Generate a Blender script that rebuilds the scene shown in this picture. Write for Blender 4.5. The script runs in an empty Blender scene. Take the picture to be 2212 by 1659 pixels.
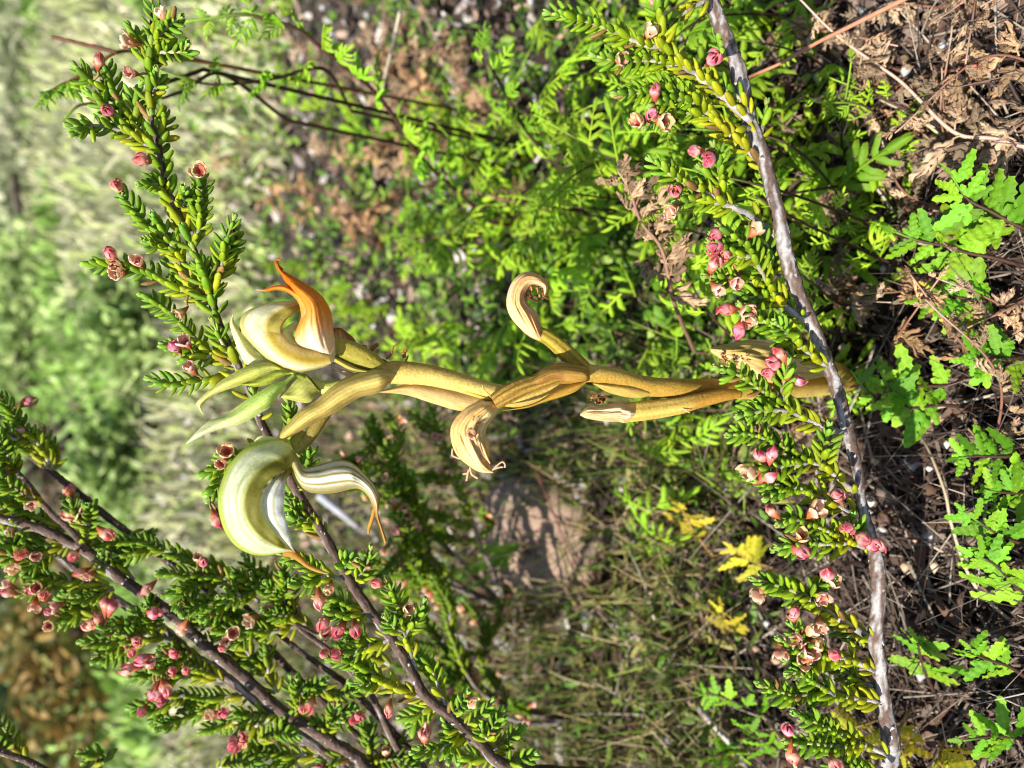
import bpy, math, random
import numpy as np
from mathutils import Matrix, Vector

random.seed(7); np.random.seed(7)
rng = np.random.default_rng(7)
SC = bpy.context.scene
COL = SC.collection

# ------------------------------------------------------------------ camera
PITCH = math.radians(36.0); CAM_H = 0.225; LENS = 26.0; TAN = 18.0 / LENS
cF = np.array([0, math.cos(PITCH), -math.sin(PITCH)])      # view direction
cR = np.array([0, -math.sin(PITCH), -math.cos(PITCH)])     # picture right = world down (the phone was held upright)
cU = np.array([1.0, 0, 0])                                 # picture up = world right
cP = np.array([0, 0, CAM_H])
cam_data = bpy.data.cameras.new('camera'); cam = bpy.data.objects.new('camera', cam_data); COL.objects.link(cam)
cam.matrix_world = Matrix(((cR[0], cU[0], -cF[0], cP[0]), (cR[1], cU[1], -cF[1], cP[1]), (cR[2], cU[2], -cF[2], cP[2]), (0, 0, 0, 1)))
cam_data.sensor_width = 36; cam_data.lens = LENS
cam_data.clip_start = 0.004; cam_data.clip_end = 400
cam_data.dof.use_dof = True; cam_data.dof.focus_distance = 0.160; cam_data.dof.aperture_fstop = 14.5
SC.camera = cam

# ------------------------------------------------------------------ sky, sun, exposure
SUN_DIR = Vector((-0.50, -0.30, 0.86)).normalized()        # towards the sun
elev = math.asin(SUN_DIR.z); azim = math.atan2(SUN_DIR.x, SUN_DIR.y)
world = bpy.data.worlds.new('World'); SC.world = world; world.use_nodes = True
wn = world.node_tree.nodes; wl = world.node_tree.links
sky = wn.new('ShaderNodeTexSky'); sky.sky_type = 'NISHITA'; sky.sun_disc = False
sky.sun_elevation = elev; sky.sun_rotation = azim
wl.new(sky.outputs[0], wn['Background'].inputs[0]); wn['Background'].inputs[1].default_value = 0.095
sun_data = bpy.data.lights.new('sun', 'SUN'); sun_data.energy = 5.0; sun_data.angle = math.radians(0.55); sun_data.color = (1.0, 0.95, 0.86)
sun = bpy.data.objects.new('sun', sun_data); COL.objects.link(sun)
sun.rotation_euler = SUN_DIR.to_track_quat('Z', 'Y').to_euler(); sun.location = (-2, -1, 4)
SC.view_settings.view_transform = 'Standard'; SC.view_settings.look = 'None'
SC.view_settings.exposure = 0.85; SC.view_settings.gamma = 1.0
SC.render.engine = 'CYCLES'
SC.cycles.use_denoising = True; SC.cycles.filter_width = 1.1
SC.cycles.max_bounces = 8; SC.cycles.transmission_bounces = 4; SC.cycles.diffuse_bounces = 4

# ------------------------------------------------------------------ pixels to places (pixels of a 2212 x 1659 view of the photo)
def ray(px, py):
    return cF + (px - 1106) / 1106 * TAN * cR + (829.5 - py) / 1106 * TAN * cU
def P(px, py, d): return cP + d * ray(px, py)
def Pg(px, py, h=0.0):                                     # the point on that ray standing h above the ground
    r = ray(px, py); return cP + r * ((CAM_H - h) / -r[2])
def PX(d): return d * TAN / 1106                           # metres per pixel at a depth
def project(p):
    v = np.asarray(p) - cP; d = v @ cF
    return 1106 + (v @ cR) / d / TAN * 1106, 829.5 - (v @ cU) / d / TAN * 1106, d
def c1(x, y): return (387 + x * .25, 497.7 + y * .25)      # enlargements of the photo that shapes were read from
def c2(x, y): return (387 + x * .25, 857.2 + y * .25)
def c3(x, y): return (774 + x * .25, 497.7 + y * .25)
def c4(x, y): return (912.5 + x * .25, 718.9 + y * .25)
def c5(x, y): return (1216.6 + x * .25, 663.6 + y * .25)

# ------------------------------------------------------------------ mesh helpers
class MB:
    def __init__(s): s.v = []; s.f = []; s.c = []; s.n = 0
    def add(s, v, f, c):
        v = np.asarray(v, float); c = np.asarray(c, float)
        if c.ndim == 1: c = np.tile(c[:3], (len(v), 1))
        s.v.append(v); s.f.append(np.asarray(f, int) + s.n); s.c.append(c[:, :3]); s.n += len(v)
    def mesh(s, name, mat, origin=(0, 0, 0), smooth=True):
        V = np.concatenate(s.v) - np.asarray(origin); F = np.concatenate(s.f); C = np.concatenate(s.c)
        if mat.name in ('orchid_tissue', 'orchid_stem', 'withered_tissue'): C = np.clip(1.1 * np.clip(C, 0, 1) ** 1.22, 0, .9)
        me = bpy.data.meshes.new(name)
        me.vertices.add(len(V)); me.vertices.foreach_set('co', V.astype(np.float32).ravel())
        me.loops.add(F.size); me.loops.foreach_set('vertex_index', F.astype(np.int32).ravel())
        me.polygons.add(len(F)); me.polygons.foreach_set('loop_start', np.arange(0, F.size, 3, dtype=np.int32))
        me.polygons.foreach_set('use_smooth', np.full(len(F), smooth, bool))
        a = me.color_attributes.new('Col', 'FLOAT_COLOR', 'POINT')
        a.data.foreach_set('color', np.hstack([C, np.ones((len(C), 1))]).astype(np.float32).ravel())
        me.update(calc_edges=True); me.validate()
        me.materials.append(mat)
        return me

def link(name, data, parent=None):
    o = bpy.data.objects.new(name, data); COL.objects.link(o)
    if parent: o.parent = parent
    return o
def tag(o, label=None, cat=None, group=None, kind=None):
    if label: o['label'] = label
    if cat: o['category'] = cat
    if group: o['group'] = group
    if kind: o['kind'] = kind
    return o
def empty(name, loc, label, cat, group=None):
    o = link(name, None); o.location = loc; o.empty_display_size = 0.01
    return tag(o, label, cat, group)
def part(name, mb, mat, parent, base, smooth=True):        # a mesh whose origin is its thing's base
    return link(name, mb.mesh(name, mat, base, smooth), parent)

def catmull(pts, n, closed=False):
    p = np.asarray(pts, float)
    if len(p) == 2: return p[0] + (p[1] - p[0]) * np.linspace(0, 1, n)[:, None]
    q = np.vstack([2 * p[0] - p[1], p, 2 * p[-1] - p[-2]])
    out = []
    for t in np.linspace(0, len(p) - 1, n):
        i = min(int(t), len(p) - 2); u = t - i
        a, b, c, d = q[i:i + 4]
        out.append(.5 * ((2 * b) + (-a + c) * u + (2 * a - 5 * b + 4 * c - d) * u * u + (-a + 3 * b - 3 * c + d) * u ** 3))
    return np.array(out)
def norm(v): v = np.asarray(v, float); return v / (np.linalg.norm(v) + 1e-12)
def frames(path):
    T = np.gradient(path, axis=0); T /= np.linalg.norm(T, axis=1)[:, None] + 1e-12
    ref = np.array([0, 0, 1.0]) if abs(T[0][2]) < .9 else np.array([1.0, 0, 0])
    N = [norm(np.cross(T[0], ref))]
    for t in T[1:]:
        n = N[-1] - t * (N[-1] @ t); N.append(norm(n))
    N = np.array(N); return T, N, np.cross(T, N)
def grid_faces(nu, nv, wrap=False):
    f = []
    for i in range(nu - 1):
        for j in range(nv if wrap else nv - 1):
            a = i * nv + j; b = i * nv + (j + 1) % nv
            f += [(a, b, b + nv), (a, b + nv, a + nv)]
    return np.array(f, int)
def tube(mb, path, rad, sides=8, col=(.5, .5, .5), flat=1.0, ridge=(0, 0), rough=0.0, cap=True, seed=0):
    path = np.asarray(path, float); n = len(path); rad = np.broadcast_to(rad, (n,)).astype(float)
    T, N, B = frames(path); th = np.linspace(0, 2 * math.pi, sides, endpoint=False)
    r = rad[:, None] * (1 + ridge[0] * np.cos(ridge[1] * th)[None, :])
    if rough:
        g = np.random.default_rng(seed).normal(0, rough, (n, sides)); r = r * (1 + g)
    V = path[:, None, :] + r[..., None] * (np.cos(th)[None, :, None] * N[:, None, :] + flat * np.sin(th)[None, :, None] * B[:, None, :])
    F = grid_faces(n, sides, True)
    if callable(col):
        C = np.array([[col(i / (n - 1), t) for t in th] for i in range(n)]).reshape(-1, 3)
    else:
        C = np.asarray(col, float)
        if C.ndim == 2: C = np.repeat(C, sides, axis=0)
        else: C = np.tile(C, (n * sides, 1))
    V = V.reshape(-1, 3)
    if cap:
        V = np.vstack([V, path[0], path[-1]]); C = np.vstack([C, C[0], C[-1]]); k = n * sides
        F = np.vstack([F, [(k, (j + 1) % sides, j) for j in range(sides)], [(k + 1, k - sides + j, k - sides + (j + 1) % sides) for j in range(sides)]])
    mb.add(V, F, C)
def mix(a, b, t): return np.asarray(a, float) * (1 - t) + np.asarray(b, float) * t
def sstep(a, b, x): t = min(max((x - a) / (b - a), 0), 1); return t * t * (3 - 2 * t)
def pxpath(pts, n):                                        # [(px, py, depth)] -> smooth world path
    q = catmull(pts, n); return np.array([P(*t) for t in q])
def pxtube(mb, pts, n, sides=10, **k):                     # [(px, py, depth, half-width px)]
    q = catmull(pts, n); path = np.array([P(a, b, c) for a, b, c, w in q]); rad = np.array([max(w, .3) * PX(c) for a, b, c, w in q])
    tube(mb, path, rad, sides, **k); return path
def blade(mb, A, B, d, bulge, col, nu=36, nv=17, power=2.0, thick=0.00018, wav=0.0, seed=0, fold=0.0):
    # a thin sheet between two outlines, arched towards the viewer's side by bulge (metres)
    a = catmull(A, nu); b = catmull(B, nu); dd = np.interp(np.linspace(0, 1, nu), np.linspace(0, 1, len(np.atleast_1d(d))), np.atleast_1d(d))
    g = np.random.default_rng(seed); ph = g.uniform(0, 6, 4)
    for side in (0, 1):
        V = []; C = []
        for i in range(nu):
            u = i / (nu - 1); w = np.linalg.norm(a[i] - b[i]) * PX(dd[i])
            for j in range(nv):
                t = j / (nv - 1); s = 2 * t - 1
                e = a[i] * (1 - t) + b[i] * t
                bl = min(bulge, .9 * w * np.sign(bulge)) if bulge > 0 else max(bulge, -.9 * w)
                z = bl * (1 - abs(s) ** power)
                z += wav * w * (math.sin(7 * u + 4 * s + ph[0]) * .5 + math.sin(17 * u - 6 * s + ph[1]) * .3 + math.sin(9 * s + ph[2]) * .25)
                if fold: z += fold * w * (abs(math.sin(5.5 * s + 2.2 * math.sin(4 * u + ph[3]) + ph[0])) - .5 + .5 * abs(math.sin(12 * s - 5 * u + ph[1]))) * min(1, 4 * (1 - abs(s)) + .3)
                V.append(P(e[0], e[1], dd[i] - z + side * thick * (1 - s ** 8))); C.append(col(u, t))
        F = grid_faces(nu, nv)
        mb.add(V, F if side == 0 else F[:, ::-1], C)
def trough(mb, O, I, d, W, col, nu=48, nv=33, power=1.0, phi=math.pi / 2):
    # a hood: outer ridge O, inner edges I on the near and the far side; W = half-width in depth (metres) along it
    o = catmull(O, nu); q = catmull(I, nu); us = np.linspace(0, 1, nu)
    dd = np.interp(us, np.linspace(0, 1, len(d)), d); ww = np.interp(us, np.linspace(0, 1, len(W)), W)
    V = []; C = []
    for i in range(nu):
        for j in range(nv):
            f = (2 * j / (nv - 1) - 1) * phi
            k = max(math.cos(f), 0) ** power if abs(f) < math.pi / 2 else 0.0
            e = q[i] * (1 - k) + o[i] * k
            wr = 1 + .045 * math.sin(14 * us[i] + 5 * k) + .03 * math.sin(31 * us[i] - 9 * k + 2 * math.sin(7 * us[i]))
            V.append(P(e[0], e[1], dd[i] + wr * ww[i] * math.copysign(abs(math.sin(f)) ** .8, f))); C.append(col(us[i], 1 - k, f))
    mb.add(V, grid_faces(nu, nv), C)

# ------------------------------------------------------------------ materials
def mat(name, rough=.5, trans=0.0, spec=.35, vary=.15, scale=900, bump=0.0, stretch=None, rnd=.0, coat=0.0):
    m = bpy.data.materials.new(name); m.use_nodes = True; nt = m.node_tree; N = nt.nodes; L = nt.links
    b = N['Principled BSDF']; out = N['Material Output']
    at = N.new('ShaderNodeAttribute'); at.attribute_name = 'Col'
    oi = N.new('ShaderNodeObjectInfo')
    mu = N.new('ShaderNodeMix'); mu.data_type = 'RGBA'; mu.blend_type = 'MULTIPLY'; mu.inputs['Factor'].default_value = 1
    L.new(at.outputs['Color'], mu.inputs['A']); L.new(oi.outputs['Color'], mu.inputs['B'])
    tc = N.new('ShaderNodeTexCoord'); mp = N.new('ShaderNodeMapping'); nz = N.new('ShaderNodeTexNoise')
    L.new(tc.outputs['Object'], mp.inputs['Vector']); L.new(mp.outputs['Vector'], nz.inputs['Vector'])
    if stretch: mp.inputs['Scale'].default_value = stretch
    nz.inputs['Scale'].default_value = scale; nz.inputs['Detail'].default_value = 5; nz.inputs['Roughness'].default_value = .65
    mr = N.new('ShaderNodeMapRange'); mr.inputs['From Min'].default_value = .25; mr.inputs['From Max'].default_value = .75
    mr.inputs['To Min'].default_value = 1 - vary; mr.inputs['To Max'].default_value = 1 + vary
    L.new(nz.outputs['Fac'], mr.inputs['Value'])
    m2 = N.new('ShaderNodeVectorMath'); m2.operation = 'SCALE'
    L.new(mu.outputs['Result'], m2.inputs[0]); L.new(mr.outputs['Result'], m2.inputs['Scale'])
    colr = m2.outputs[0]
    if rnd:
        hs = N.new('ShaderNodeHueSaturation'); r2 = N.new('ShaderNodeMapRange'); r2.inputs['To Min'].default_value = 1 - rnd; r2.inputs['To Max'].default_value = 1 + rnd
        L.new(oi.outputs['Random'], r2.inputs['Value']); L.new(r2.outputs['Result'], hs.inputs['Value']); L.new(colr, hs.inputs['Color']); colr = hs.outputs[0]
    L.new(colr, b.inputs['Base Color'])
    b.inputs['Roughness'].default_value = rough; b.inputs['Specular IOR Level'].default_value = spec
    if coat: b.inputs['Coat Weight'].default_value = coat; b.inputs['Coat Roughness'].default_value = .3
    if bump:
        bp = N.new('ShaderNodeBump'); bp.inputs['Strength'].default_value = bump; bp.inputs['Distance'].default_value = .0004
        L.new(nz.outputs['Fac'], bp.inputs['Height']); L.new(bp.outputs[0], b.inputs['Normal'])
    if trans:
        tr = N.new('ShaderNodeBsdfTranslucent'); L.new(colr, tr.inputs['Color'])
        mx = N.new('ShaderNodeMixShader'); mx.inputs[0].default_value = trans
        L.new(b.outputs[0], mx.inputs[1]); L.new(tr.outputs[0], mx.inputs[2]); L.new(mx.outputs[0], out.inputs['Surface'])
    return m
M_heath = mat('heath_leaf', .55, .26, .3, .2, 1300, rnd=.14, bump=.2)
M_bark = mat('heath_bark', .85, 0, .2, .35, 1400, bump=.9)
M_wood = mat('dark_stalk', .6, 0, .3, .2, 700)
M_petal = mat('heath_petal', .4, .3, .4, .1, 1200)
M_cup = mat('heath_cup', .55, .15, .3, .25, 1500)
M_orchid = mat('orchid_tissue', .58, .42, .22, .17, 1500, bump=.4)
M_stem = mat('orchid_stem', .62, .10, .2, .34, 1700, bump=.6)
M_dry = mat('withered_tissue', .6, .25, .25, .22, 1100, bump=.5)
M_fern = mat('fern_leaf', .5, .32, .35, .18, 700, rnd=.16, bump=.25)
M_dead = mat('dead_fern', .8, .2, .15, .3, 900, rnd=.25, bump=.5)
M_litter = mat('leaf_litter', .85, .1, .15, .3, 500)
M_green = mat('ground_leaf', .55, .3, .3, .2, 200)
M_rock = mat('sandstone', .85, 0, .2, .25, 180, bump=.6)

# ------------------------------------------------------------------ the ground: one sheet to the horizon
def ground_material():
    m = bpy.data.materials.new('soil'); m.use_nodes = True; N = m.node_tree.nodes; L = m.node_tree.links; b = N['Principled BSDF']
    tc = N.new('ShaderNodeTexCoord')
    n1 = N.new('ShaderNodeTexNoise'); n1.inputs['Scale'].default_value = 90; n1.inputs['Detail'].default_value = 8
    n2 = N.new('ShaderNodeTexNoise'); n2.inputs['Scale'].default_value = 1.6; n2.inputs['Detail'].default_value = 5
    r1 = N.new('ShaderNodeValToRGB'); e = r1.color_ramp.elements; e[0].position = .35; e[0].color = (.012, .008, .006, 1); e[1].position = .7; e[1].color = (.06, .042, .03, 1)
    r2 = N.new('ShaderNodeValToRGB'); e = r2.color_ramp.elements; e[0].position = .38; e[0].color = (.05, .07, .02, 1); e[1].position = .62; e[1].color = (.19, .17, .11, 1)
    for n in (n1, n2): L.new(tc.outputs['Object'], n.inputs['Vector'])
    L.new(n1.outputs['Fac'], r1.inputs[0]); L.new(n2.outputs['Fac'], r2.inputs[0])
    ln = N.new('ShaderNodeVectorMath'); ln.operation = 'LENGTH'; L.new(tc.outputs['Object'], ln.inputs[0])
    mr = N.new('ShaderNodeMapRange'); mr.inputs['From Min'].default_value = .45; mr.inputs['From Max'].default_value = 1.6; L.new(ln.outputs['Value'], mr.inputs['Value'])
    mx = N.new('ShaderNodeMix'); mx.data_type = 'RGBA'; L.new(mr.outputs[0], mx.inputs['Factor']); L.new(r1.outputs[0], mx.inputs['A']); L.new(r2.outputs[0], mx.inputs['B'])
    L.new(mx.outputs['Result'], b.inputs['Base Color']); b.inputs['Roughness'].default_value = .95
    bp = N.new('ShaderNodeBump'); bp.inputs['Strength'].default_value = .8; bp.inputs['Distance'].default_value = .003
    L.new(n1.outputs['Fac'], bp.inputs['Height']); L.new(bp.outputs[0], b.inputs['Normal'])
    return m
def gz(x, y): return .004 * math.sin(31 * x + 1) * math.sin(27 * y) + .0025 * math.sin(73 * x) * math.cos(61 * y + 2) - .005
mb = MB(); V = []
rs = [0, .03, .06] + list(np.geomspace(.09, 250, 70)); na = 128
for r in rs:
    for a in np.linspace(0, 2 * math.pi, na, endpoint=False):
        x, y = r * math.cos(a), r * math.sin(a) + .1; V.append((x, y, gz(x, y) if r < 3 else -.005))
mb.add(V, grid_faces(len(rs), na, True), (.1, .1, .1))
g = link('ground', mb.mesh('ground', ground_material())); tag(g, kind='structure')

# ------------------------------------------------------------------ heath: leaves, flowers, twigs
def heath_leaf_template():
    prof = [(0, .09, 0), (.18, .18, .01), (.5, .218, .0), (.80, .19, .03), (.96, .095, .06)]
    sides = 6; V = []
    for y, r, z in prof:
        for k in range(sides):
            a = 2 * math.pi * k / sides + .3
            V.append((r * math.cos(a), y, z + .62 * r * math.sin(a)))
    F = list(map(tuple, grid_faces(len(prof), sides, True)))
    k = len(V); V.append((0, 1.02, .07)); F += [(k, k - sides + j, k - sides + (j + 1) % sides) for j in range(sides)]
    V = np.array(V); C = np.ones((len(V), 3)); C[V[:, 1] > .9] = (1.25, 1.2, 1.3); C[V[:, 1] < .1] = (1.1, .95, .8)
    return V, np.array(F), C
HL = heath_leaf_template()
mb = MB(); mb.add(*HL); HEATH_LEAF = mb.mesh('leaf', M_heath)

def petal_template(openness):
    # spoon-shaped petal rooted at the rim, folding in over the mouth (closed) or standing open
    V = []; C = []; nu, nv = 7, 5
    for i in range(nu):
        u = i / (nu - 1); w = .30 * max(math.sin(math.pi * min(u * .74 + .20, 1)), .02) ** .75
        for j in range(nv):
            s = 2 * j / (nv - 1) - 1; a = s * w / .34
            rr = .29 + (.09 * math.sin(u * 2.4) - .27 * u ** 2.2 if openness < .5 else .11 * math.sin(u * 2.2) - .02 * u) - .05 * s * s * u
            y = .52 + (.58 if openness < .5 else .40) * u - .10 * s * s * u + .03 * math.sin(9 * s + 5 * u)
            V.append((rr * math.sin(a), y, rr * math.cos(a)))
            if openness < .5: c = mix(mix((.78, .30, .20), (.93, .60, .55), sstep(0, .3, u)), (.62, .03, .09), sstep(.30, .75, u) * (1 - .7 * abs(s) ** 2))
            else: c = mix(mix((.70, .26, .17), (.86, .40, .36), sstep(0, .35, u)), (.95, .74, .60), sstep(.4, 1, max(u, abs(s) * .9)))
            C.append(c)
    return np.array(V), grid_faces(nu, nv), np.array(C)
def cup_template():
    prof = [(-.12, .05), (0, .10), (.25, .18), (.5, .29), (.56, .27), (.45, .17), (.40, .02)]
    cs = [(.16, .09, .02), (.30, .09, .03), (.45, .12, .06), (.70, .27, .17), (.7, .28, .2), (.30, .04, .04), (.14, .02, .02)]
    V = []; C = []; sd = 10
    for (y, r), c in zip(prof, cs):
        for k in range(sd):
            a = 2 * math.pi * k / sd; rr = r * (1 + .10 * math.cos(5 * a)); V.append((rr * math.sin(a), y, rr * math.cos(a))); C.append(c)
    return np.array(V), grid_faces(len(prof), sd, True), np.array(C)
mb = MB(); mb.add(*cup_template()); CUP = mb.mesh('flower', M_cup)
PET = []
for op in (0, 1):
    t = petal_template(op); mb = MB(); mb.add(*t); PET.append(mb.mesh('petal', M_petal))
PT = [petal_template(0), petal_template(1)]; CT = cup_template()

def basis(y, hint, loc, s):                                # 4x4 with local +Y along y, +Z near hint, uniform scale s
    y = norm(y); z = np.asarray(hint, float) - y * (np.asarray(hint, float) @ y)
    if np.linalg.norm(z) < 1e-6: z = np.cross(y, (.3, .5, .8))
    z = norm(z); x = np.cross(y, z)
    M = np.eye(4); M[:3, 0] = x * s; M[:3, 1] = y * s; M[:3, 2] = z * s; M[:3, 3] = loc; return M
def xf(M, V): return V @ M[:3, :3].T + M[:3, 3]
GREEN = np.array((.145, .305, .010)); YGREEN = np.array((.30, .41, .008)); YELLOW = np.array((.42, .41, .010)); PALE = np.array((.14, .32, .05))

class Heath:
    """one heath branch: stem > nothing, twig > leaf, flower > petal"""
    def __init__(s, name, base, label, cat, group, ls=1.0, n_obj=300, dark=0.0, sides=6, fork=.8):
        s.fork = fork; s.base = np.array(base, float); s.root = empty(name, base, label, cat, group); s.ls = ls; s.n_obj = n_obj
        s.leaves = []; s.twigs = []; s.flowers = []; s.g = np.random.default_rng(abs(hash(label)) % 1 + len(label)); s.dark = dark; s.sides = sides
    def forks(s, tot): return int(s.g.random() < s.fork) + int(tot > .015 and s.g.random() < s.fork)
    def stem(s, path, rad, name='stem', rough=.07, pale_side=True):
        path = np.asarray(path); mb = MB(); n = len(path); g = s.g
        rad = np.asarray(rad, float); f = g.uniform(0, 6.28, 8)
        L = np.r_[0, np.cumsum(np.linalg.norm(np.diff(path, axis=0), axis=1))] * 1000
        T, N, B = frames(path)
        path = path + (.10 * np.sin(L * .33 + f[0]) + .04 * np.sin(L * 1.3 + f[1]))[:, None] * rad[:, None] * N + (.10 * np.sin(L * .27 + f[2]) + .04 * np.sin(L * 1.1 + f[3]))[:, None] * rad[:, None] * B
        def col(u, th):
            x = L[min(int(round(u * (n - 1))), n - 1)]; q = tone[int(round(th / 6.2832 * 16)) % 16]
            k = 1.1 * math.sin(th + f[4] + .3 * math.sin(x * .04)) + .7 * math.sin(x * .16 * (1 + q) + 40 * q) + .5 * math.sin(x * .5 * (1 + q) + 90 * q) + .22 * g.normal()
            return (mix((.12, .078, .060), (.36, .34, .33), sstep(.6, 1.5, k)) if k > -.3 else mix((.15, .10, .078), (.05, .032, .026), min(max((-.3 - k) / 1.1, 0), 1))) * (.85 + .3 * g.random())
        tone = g.random(16)
        tube(mb, path, rad, 16, col=col, rough=rough, seed=int(g.integers(1e6)))
        T, N, B = frames(path)
        for i in range(1, n - 1):                          # leaf scars and bark flakes standing off the stem
            if g.random() < .40:
                a = g.uniform(0, 6.28); q = path[i] + rad[i] * 1.0 * (math.cos(a) * N[i] + math.sin(a) * B[i]); w = g.uniform(.15, .34) * rad[i]
                dv = math.cos(a) * N[i] + math.sin(a) * B[i]; tv = T[i] * g.choice((-1, 1)); sv = np.cross(dv, tv)
                c = np.array((.62, .59, .57)) * g.uniform(.5, 1.1)
                v = [q - sv * w - dv * w * .4, q + sv * w - dv * w * .4, q + sv * w * .6 + tv * w * 2.2 + dv * w * .5, q - sv * w * .6 + tv * w * 2.2 + dv * w * .45, q + tv * w - dv * w * .5]
                mb.add(v, [(0, 1, 2), (0, 2, 3), (1, 4, 2), (2, 4, 3), (3, 4, 0)], c)
        return part(name, mb, M_bark, s.root, s.base)
    def twig(s, path, leafy=0.0, r0=.0006, yellow=.45, bare_leaves=True, size=1.0, step=1.0, pale=0.0):
        # path from its foot to its tip; leaves sit in crossed pairs from the fraction `leafy` on
        path = np.asarray(path, float); g = s.g
        L = np.r_[0, np.cumsum(np.linalg.norm(np.diff(path, axis=0), axis=1))]; tot = L[-1]
        def at(x): return np.array([np.interp(x, L, path[:, k]) for k in range(3)])
        n = max(6, int(tot / .0016)); pp = np.array([at(x) for x in np.linspace(0, tot, n)])
        mb = MB(); rad = np.linspace(r0, .00028, n) * s.ls
        cc = np.array([mix((.33, .30, .27), (.30, .33, .08), sstep(leafy, 1, i / (n - 1))) * g.uniform(.5, 1.3) for i in range(n)])
        tube(mb, pp, rad, 6, col=cc, rough=.08, seed=int(g.integers(1e6)))
        me = part('twig', mb, M_bark, s.root, s.base); ti = len(s.twigs); s.twigs.append((me, pp, rad, s.ls))
        T, N, B = frames(pp); x = .0008; node = 0; sv0 = np.cross(T[n // 2], cF); rot0 = math.atan2(sv0 @ B[n // 2], sv0 @ N[n // 2]) + g.normal(0, .22)
        while x < tot:
            u = x / tot; k = min(int(u * (n - 1)), n - 1); t, nn, bb = T[k], N[k], B[k]
            old = 1 - sstep(leafy * .8, min(leafy + .55, 1), u)
            l = .0035 * s.ls * size * (1 + .16 * old) * (1 - .45 * sstep(.8, 1, 1 - (tot - x) / .008 if tot - x < .008 else 0))
            if u < leafy and (not bare_leaves or g.random() < .35):
                x += .0021 * s.ls; node += 1; continue
            for sgn in (1, -1):
                if g.random() < .035: continue
                a = rot0 + node * math.pi / 2 + (0 if sgn > 0 else math.pi) + g.normal(0, .07)
                rd = math.cos(a) * nn + math.sin(a) * bb
                end = sstep(.006, 0, 0) if False else max(0, 1 - (tot - x) / .004)
                ang = math.radians(52 - 26 * end - 18 * old) + g.normal(0, .11)
                dv = t * math.cos(ang) + rd * math.sin(ang)
                yl = np.clip(.15 + old * yellow * 1.6 + g.normal(0, .10), 0, 1)
                c = mix(GREEN, YGREEN, min(yl * 2, 1)) if yl < .5 else mix(YGREEN, YELLOW, (yl - .5) * 2)
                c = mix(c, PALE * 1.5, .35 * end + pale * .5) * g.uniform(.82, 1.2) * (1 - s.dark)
                s.leaves.append((basis(dv, t - dv * .3, pp[k] + rd * rad[k] * .6, l * g.uniform(.82, 1.12)), c if g.random() > .025 else np.array((.30, .17, .05)) * g.uniform(.6, 1.2), ti))
            x += (.00086 + .0005 * old) * s.ls * size * step; node += 1
        for q in range(5):                                 # closing bud at the tip
            a = q * 2.4; rd = math.cos(a) * N[-1] + math.sin(a) * B[-1]; dv = T[-1] + rd * .35
            c = mix(PALE * 1.6, (.45, .20, .06), .5 * g.random())
            s.leaves.append((basis(dv, T[-1] - dv * .3, pp[-1], .0020 * s.ls * size), c, ti))
        return pp
    def flower(s, pos, kind=None, size=1.0, towards=None):
        s.flowers.append((np.asarray(pos, float), kind, size, towards))
    def random_flowers(s, k, tipward=.5, kind=None):
        for _ in range(k):
            me, pp, rad, ls = s.twigs[s.g.integers(len(s.twigs))]
            i = int(len(pp) * s.g.uniform(tipward, 1)) - 1
            dv = norm(s.g.normal(0, 1, 3) - .2 * cF); s.flower(pp[i] + dv * .0042 * s.ls, kind)
    def finish(s):
        g = s.g
        def rank(l):
            px, py, d = project(l[0][:3, 3]); seen = -60 < px < 2270 and -60 < py < 1720
            return (0 if seen else 1, d)
        order = sorted(s.leaves, key=rank); Tb = np.eye(4); Tb[:3, 3] = -s.base
        for M, c, ti in order[:s.n_obj]:
            o = link('leaf', HEATH_LEAF, s.twigs[ti][0]); o.matrix_local = Matrix((Tb @ M).tolist()); o.color = (c[0], c[1], c[2], 1)
        rest = order[s.n_obj:]
        if rest:
            mb = MB()
            for M, c, ti in rest: mb.add(xf(M, HL[0]), HL[1], HL[2] * c)
            tag(part('leaves', mb, M_heath, s.root, s.base), kind='stuff')
        allp = np.vstack([t[1] for t in s.twigs]) if s.twigs else None
        pale = [(1, 1, 1), (1.05, .95, .8), (1.0, 1.25, 1.0), (.8, .75, .6)]
        many = len(s.flowers) > 120
        for pos, kind, size, tw in s.flowers:
            j = np.argmin(((allp - pos) ** 2).sum(1)); q = allp[j]; dv = pos - q; dist = np.linalg.norm(dv); dv = norm(dv); far = dist > .0062; pos = q + dv * .0055 if far else pos; dist = min(dist, .0055) if far else dist
            if tw is not None: dv = norm(dv * .5 + np.asarray(tw))
            dv = norm(dv - .25 * cF * g.random() + g.normal(0, .12, 3))
            sc = .0041 * s.ls * size * g.uniform(.82, 1.15); kind = int(g.random() < .38) if kind is None else kind
            foot = pos - dv * sc * .55
            M = basis(dv, g.normal(0, 1, 3), foot, sc)
            cup = link('flower', CUP, s.root); cup.matrix_local = Matrix((Tb @ M).tolist())
            tint = np.array((.95, g.uniform(.62, .95), g.uniform(.62, .9))) * g.uniform(.8, 1.05) if kind == 0 else np.array((1.0, g.uniform(.9, 1.2), g.uniform(.7, 1.0))) * g.uniform(.75, 1.0)
            cup.color = (*tint, 1)
            for k in range(5):
                R = np.eye(4); a = k * 2 * math.pi / 5 + .1; R[0, 0] = R[2, 2] = math.cos(a); R[0, 2] = math.sin(a); R[2, 0] = -math.sin(a)
                tl = Matrix.Rotation(g.normal(0, .10), 4, 'X'); R = R @ np.array(tl) * np.array([[1.0 + .08 * g.normal()]]); R[3] = (0, 0, 0, 1)
                p = link('petal', PET[kind], cup); p.matrix_local = Matrix(R.tolist())
                c = tint * g.uniform(.85, 1.1); p.color = (*c, 1)
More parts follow.
